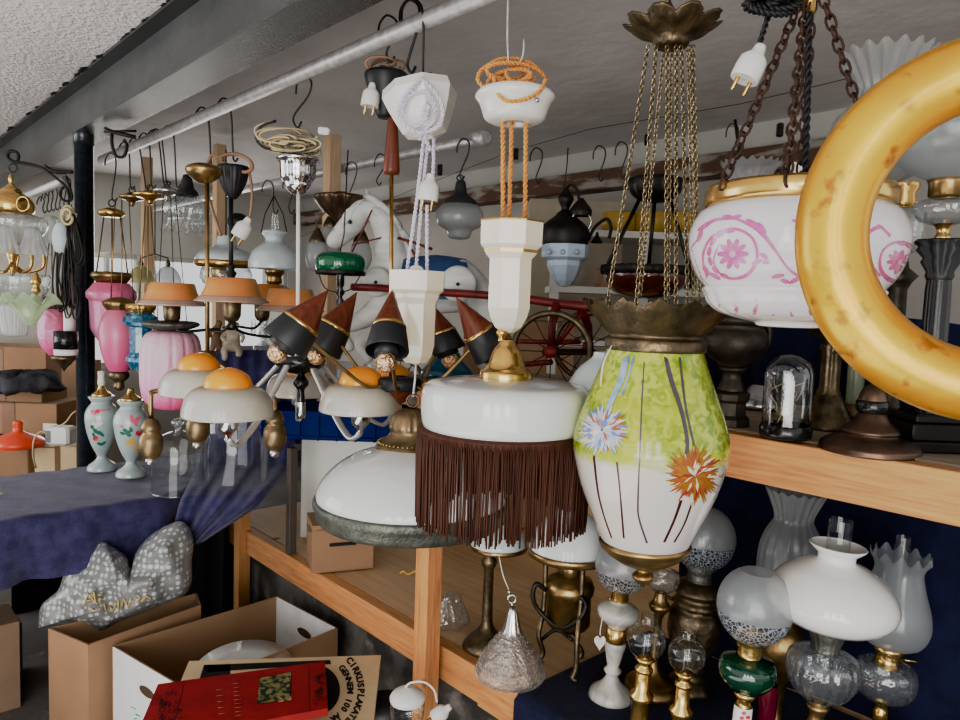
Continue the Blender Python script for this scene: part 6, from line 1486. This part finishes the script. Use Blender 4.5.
def mini(x, y, gx, gy, label):
    t = T('miniature_lamp', label, 'oil lamp', x, y, 1.72 if gx < 660 else 1.66, 'two miniature brass oil lamps')
    t.lat('globe', M['clear'], [(8,gy-26),(8,gy-18)]+[(r_,y_) for r_, y_ in sphere_prof(19, gy-16, gy+16, gy, 12)], sm=1, seg=40)
    t.lat('burner', M['brass'], [(8,gy+17),(10,gy+19),(6,gy+22),(6,gy+26),(9,gy+28),(9,gy+30),(6,gy+33)], seg=32, sm=1); t.tub('wick_knob', M['brass'], [(gx-2,gy+26,-6),(gx-6,gy+27,-9)], [1.2,3.2])
    t.lat('body', M['brass'], [(7,gy+32),(7.5,gy+36),(7.5,gy+50),(12,gy+54),(12,gy+58),(9,gy+60),(9,y-14),(14,y-6),(16,y-1),(.1,y)], seg=40, sm=1)
    t.lat('flame_tube', M['clear'], [(4,gy+14),(4,gy-6)], seg=16); lean(t, .04)
mini(637, 742, 645, 640, 'miniature brass oil lamp with a clear globe, the one beside the marble lamp'); mini(677, 752, 683, 655, 'miniature brass oil lamp with a clear globe, the one beside the green glass lamp')
def greenl():
    t = T('green_font_lamp', 'oil lamp with emerald glass font, etched globe and flower painted white ceramic stem', 'oil lamp', 734, 790, 1.50)
    t.lat('globe', M['frost'], sphere_prof(38, 571, 612, 605, 14), seg=56); t.lat('globe_band', M['etch'], sphere_prof(38, 612, 636, 605, 7), seg=56)
    t.lat('burner', M['brass'], [(20,634),(20,638),(14,641),(14,645),(12,648),(12,656),(14,660)], seg=48); t.lat('font', M['darkgreen'], [(13,655),(26,660),(29,668),(28,676),(20,686),(10,692)], sm=3, seg=48)
    t.lat('neck', M['brass'], [(9,691),(11,694),(7,700),(8,706)], seg=32, sm=2)
    b = t.mb(); s_ = b.lat([(9,705),(9.5,708),(10,770),(13,780)], seg=36)
    for a, c_ in (((740,713),0),((744,717),1),((738,718),0)): s_.blob(a[0], a[1], 2.4, 2, 0, 1)
    b.end('ceramic_stem', [M['porcw'], pm('painted_rose', (.55,.08,.14), .4)]); t.lat('foot', M['brass'], [(12,778),(30,786),(30,790),(.1,790)], seg=40)
    t.lat('lamp_chimney', M['clear'], [(5,630),(5,560)], seg=20) if False else None
    lean(t)
greenl()
def bronze():
    t = TB('ornate_bronze_lamp', 'ornate embossed bronze oil lamp with a big etched globe behind the miniature brass lamps', 'oil lamp', 688, 690, G)
    t.lat('globe', M['frostl'], sphere_prof(32, 506, 540, 538, 12), seg=52); t.lat('globe_band', M['etch'], sphere_prof(32, 540, 564, 538, 7), seg=52)
    t.lat('burner', M['pewter'], [(12,563),(15,567),(12,571),(12,577),(14,580)], seg=44, rf=flute(20,.03)); t.lat('lid', M['bronze'], [(12,579),(20,583),(25,589),(24,592),(20,595),(21,598)], sm=2, seg=48)
    b = t.mb(); b.lat([(20,597),(24,602),(22,607),(26,612),(27,622),(26,634),(22,646),(17,656),(14,662),(16,667),(12,672),(20,680),(24,688),(.1,691)], sm=2, seg=72, rf=lambda th,k,r,z:(r*(1+.03*cos(9*th)*sin(k*20)), z)); b.end('body', M['bronze'])
    for sx in (-1, 1): t.tub('handle', M['bronze'], [(692+sx*22,600,0),(692+sx*30,598,0),(692+sx*31,606,0),(692+sx*24,612,0)], 1.8, sm=3)
    lean(t, .04)
bronze()
def fontl():
    t = TB('disc_foot_lamp', 'small oil lamp with a clear glass font on a wide dark brass disc foot', 'oil lamp', 651, 690, G)
    t.lat('foot', M['brasso'], [(.1,691),(26,691),(28,686),(24,680),(14,676),(6,668),(4,650)], sm=2, seg=48); t.lat('stem', M['brasso'], [(4,650),(4,618),(9,610),(11,605),(7,600),(6,592)], sm=2, seg=32); t.lat('font', M['cut'], [(6,592),(15,586),(18,578),(16,571),(8,568)], sm=2, seg=48)
    lean(t, .045)
fontl()
def tallf():
    t = T('fluted_shade_lamp', 'oil lamp with a tall frosted shade flaring into fluted petals, under the shelf rail', 'oil lamp', 772, 735, 1.86)
    t.lat('shade', M['frostl'], [(20,600),(30,585),(32,566),(31,548),(27,534),(22,525),(19,519),(20,512),(25,500),(30,490)], sm=3, seg=144, rf=lambda th,k,r,z:(r*(1+(.05 if k > .68 else .018)*cos(18*th)), z+.004*cos(18*th)*max(0,(k-.9)*10)))
    t.lat('body', M['brasso'], [(18,600),(12,612),(12,622),(22,632),(22,660),(10,680),(8,720),(22,732),(.1,735)], sm=2, seg=40); lean(t, .03)
tallf()
def white():
    t = T('opal_dome_lamp', 'oil lamp with a large glossy white domed shade and a cut glass font', 'oil lamp', 811, 760, 1.50)
    t.lat('shade', pm('bright_opal', (.88,.87,.84), .1, c2=(.85,.84,.81), coat=.7), [(27,544),(29,545),(25,549),(20,553),(19,556),(20,560),(32,564),(49,573),(61,585),(66,597),(64,607),(56,615),(47,620)], sm=3, seg=72)
    t.lat('gallery', M['pewter'], [(52,616),(46,621),(24,625),(19,626)], seg=60, sm=1); t.lat('burner', M['pewter'], [(19,626),(20,630),(17,636),(14,646),(15,650)], seg=56, sm=1, rf=flute(18,.03)); t.lat('chimney', M['clear'], [(12,519),(12,560),(14,610)], seg=32)
    t.lat('font', M['cut'], [(13,648),(32,654),(37,664),(36,676),(28,690),(14,700),(8,703)], sm=3, seg=90, rf=flute(20,.025,.2,.9)); t.lat('stem', M['brasso'], [(8,702),(12,706),(8,712),(9,722),(24,750),(26,760),(.1,760)], sm=2, seg=40)
    t.tub('wick_knob', M['brasso'], [(820,645,0),(808,647,-4)], 1.4); lean(t, .05)
white()
def ruffle():
    t = T('ruffled_shade_lamp', 'oil lamp with a frosted ruffled tulip shade and squat clear glass font', 'oil lamp', 872, 775, 1.66)
    t.lat('shade', M['frost'], [(13,646),(30,640),(38,624),(36,606),(30,590),(26,578),(24,568),(27,560),(30,554)], sm=3, seg=120, rf=lambda th,k,r,z:(r*(1+.045*k*cos(7*th)), z+.009*cos(12*th)*max(0,(k-.82)*5.5)))
    t.lat('chimney', M['clear'], [(8,536),(8,560),(10,620)], seg=24); t.lat('burner', M['brass'], [(14,646),(16,649),(12,652),(12,660),(15,664)], seg=44); t.tub('wick_knob', M['brass'], [(893,658,0),(912,660,-6)], 1.3)
    t.lat('font', M['cut'], [(12,660),(28,664),(32,672),(32,684),(26,694),(12,701),(8,703)], sm=3, seg=48); t.lat('stem', M['brass'], [(8,702),(6,706),(8,712),(7,720)], sm=2, seg=32); t.lat('foot', M['darkgreen'], [(7,719),(10,740),(26,768),(28,775),(.1,775)], seg=40, sm=2)
    lean(t, .05)
ruffle()
t = T('red_glass', 'wine red glass vessel partly hidden behind the emerald lamp', 'vase', 765, 740, 1.72, solo=True)
t.lat('red_glass', pm('wine_glass', (.16,.01,.035), .1, coat=.8), [(9,684),(10,690),(9,720),(12,740),(.1,740)], seg=32)
def tripod():
    t = TB('tripod_lamp', 'brass oil lamp with an opal dome shade standing on curled iron legs', 'oil lamp', 562, 672, .50)
    t.lat('shade', M['opal'], [(14,508),(18,514),(30,524),(38,536),(42,549)], sm=3, seg=52, x=571); t.lat('band', M['brasso'], [(42.5,548),(43.5,549),(43,554),(40,556),(34,558)], seg=60, x=571)
    t.lat('burner', M['brasso'], [(14,558),(9,560),(8,566),(11,572),(14,575)], seg=40, sm=1, x=571); t.lat('font', M['brasso'], [(12,574),(22,579),(25,586),(24,592),(22,594),(22,622),(19,626),(10,630),(.1,631)], sm=1, seg=48, x=569)
    for (x0, d0, x1, d1) in ((546,-4,541,-8),(583,-26,576,-34),(574,30,580,30)):
        b = t.mb(); b.tb([(x0,556,d0),(x0-1,585,d0),(x0-3,612,d0),(x0-5+ (x1-x0)*.5,635,d1),(x1+2,652,d1),(x1-3,661,d1),(x1+2,664,d1)] if d0 > -20 else [(x0,556,d0),(x0-1,585,d0),(x0-3,612,d0),(x0-6,640,d1),(x1,668,d1),(x1-4,678,d1),(x1+1,681,d1)], 2.8, sm=4); b.end('leg', M['bronze'])
    b = t.mb(); b.tb([(546,590,-6),(536,584,-8),(533,598,-8),(540,612,-8),(560,628,-16),(578,620,-28),(586,606,-28),(580,596,-28)], 2.4, sm=4); b.tb([(541,640,-8),(556,630,-12),(572,640,-30)], 1.8, sm=3); b.end('scroll_brace', M['iron'])
tripod()
def student():
    t = TB('stem_lamp', 'tall slim bronze table lamp with an opal shade under the brown fringe', 'table lamp', 486, 648, .50)
    t.lat('foot', M['bronze'], [(.1,648),(22,648),(23,643),(19,638),(12,632),(7,626),(5.5,620)], sm=2, seg=48); t.lat('stem', M['bronze'], [(5.5,622),(5,600),(5,568),(7,565),(8,560),(5,556),(4,550)], sm=1, seg=28)
    t.lat('shade', M['opalgrey'], [(10,522),(22,530),(28,540),(28,545)], sm=3, seg=48, x=499); t.lat('rim', M['brasso'], [(28,544),(29,546),(28,548)], seg=48, x=499)
    t.tub('carrier', M['brasso'], [(472,546,0),(480,553,0),(494,555,0),(510,553,0),(526,546,0)], .8, sm=3)
student()
def crystal():
    t = T('beaded_pendant', 'small beaded crystal pendant shade with a chrome cap hanging under the brown fringe', 'pendant lamp', 510, 678, 1.93)
    b = t.mb(); s_ = t.s
    prof = [(9,630),(14,636),(22,646),(29,657),(33,667),(34,672),(31,676)]
    b.lat(prof, sm=3, seg=72, rf=flute(12,.02)); b.end('shade', glass('bead_glass', (.74,.68,.62), .9, .22, .12, milk=.35, milkc=(.62,.50,.40), bump=.8, bs=150, dark=.4))
    b = t.mb(); pr = cr(prof, 3)
    for i in range(2, len(pr), 2):
        r_, y_ = pr[i]; n = max(8, int(2*PI*r_/3.4)); z = t.zat((0,0), y_)
        for k in range(n):
            a = 2*PI*(k+.5*(i%4)/2)/n; b.ball((r_*s_*1.02*cos(a), r_*s_*1.02*sin(a), z), .0032, 5)
    b.end('beads', M['cut'])
    t.lat('cap', M['chrome'], [(2,607),(4,610),(6,617),(8,626),(10,632)], sm=2, seg=48, rf=flute(10,.05))
    b = t.mb(); b.tor(512, 599, 4, 1.1, ax=(0,1,0)); b.tor(512, 604, 2.4, .9, ax=(1,0,0)); b.tor(509, 592, 2.2, .8, ax=(1,.2,0)); b.end('link', M['chrome'])
    t.tub('wire', M['string'], [(509,590,0),(503,575,0),(499,556,0)], .6, sm=3)
crystal()
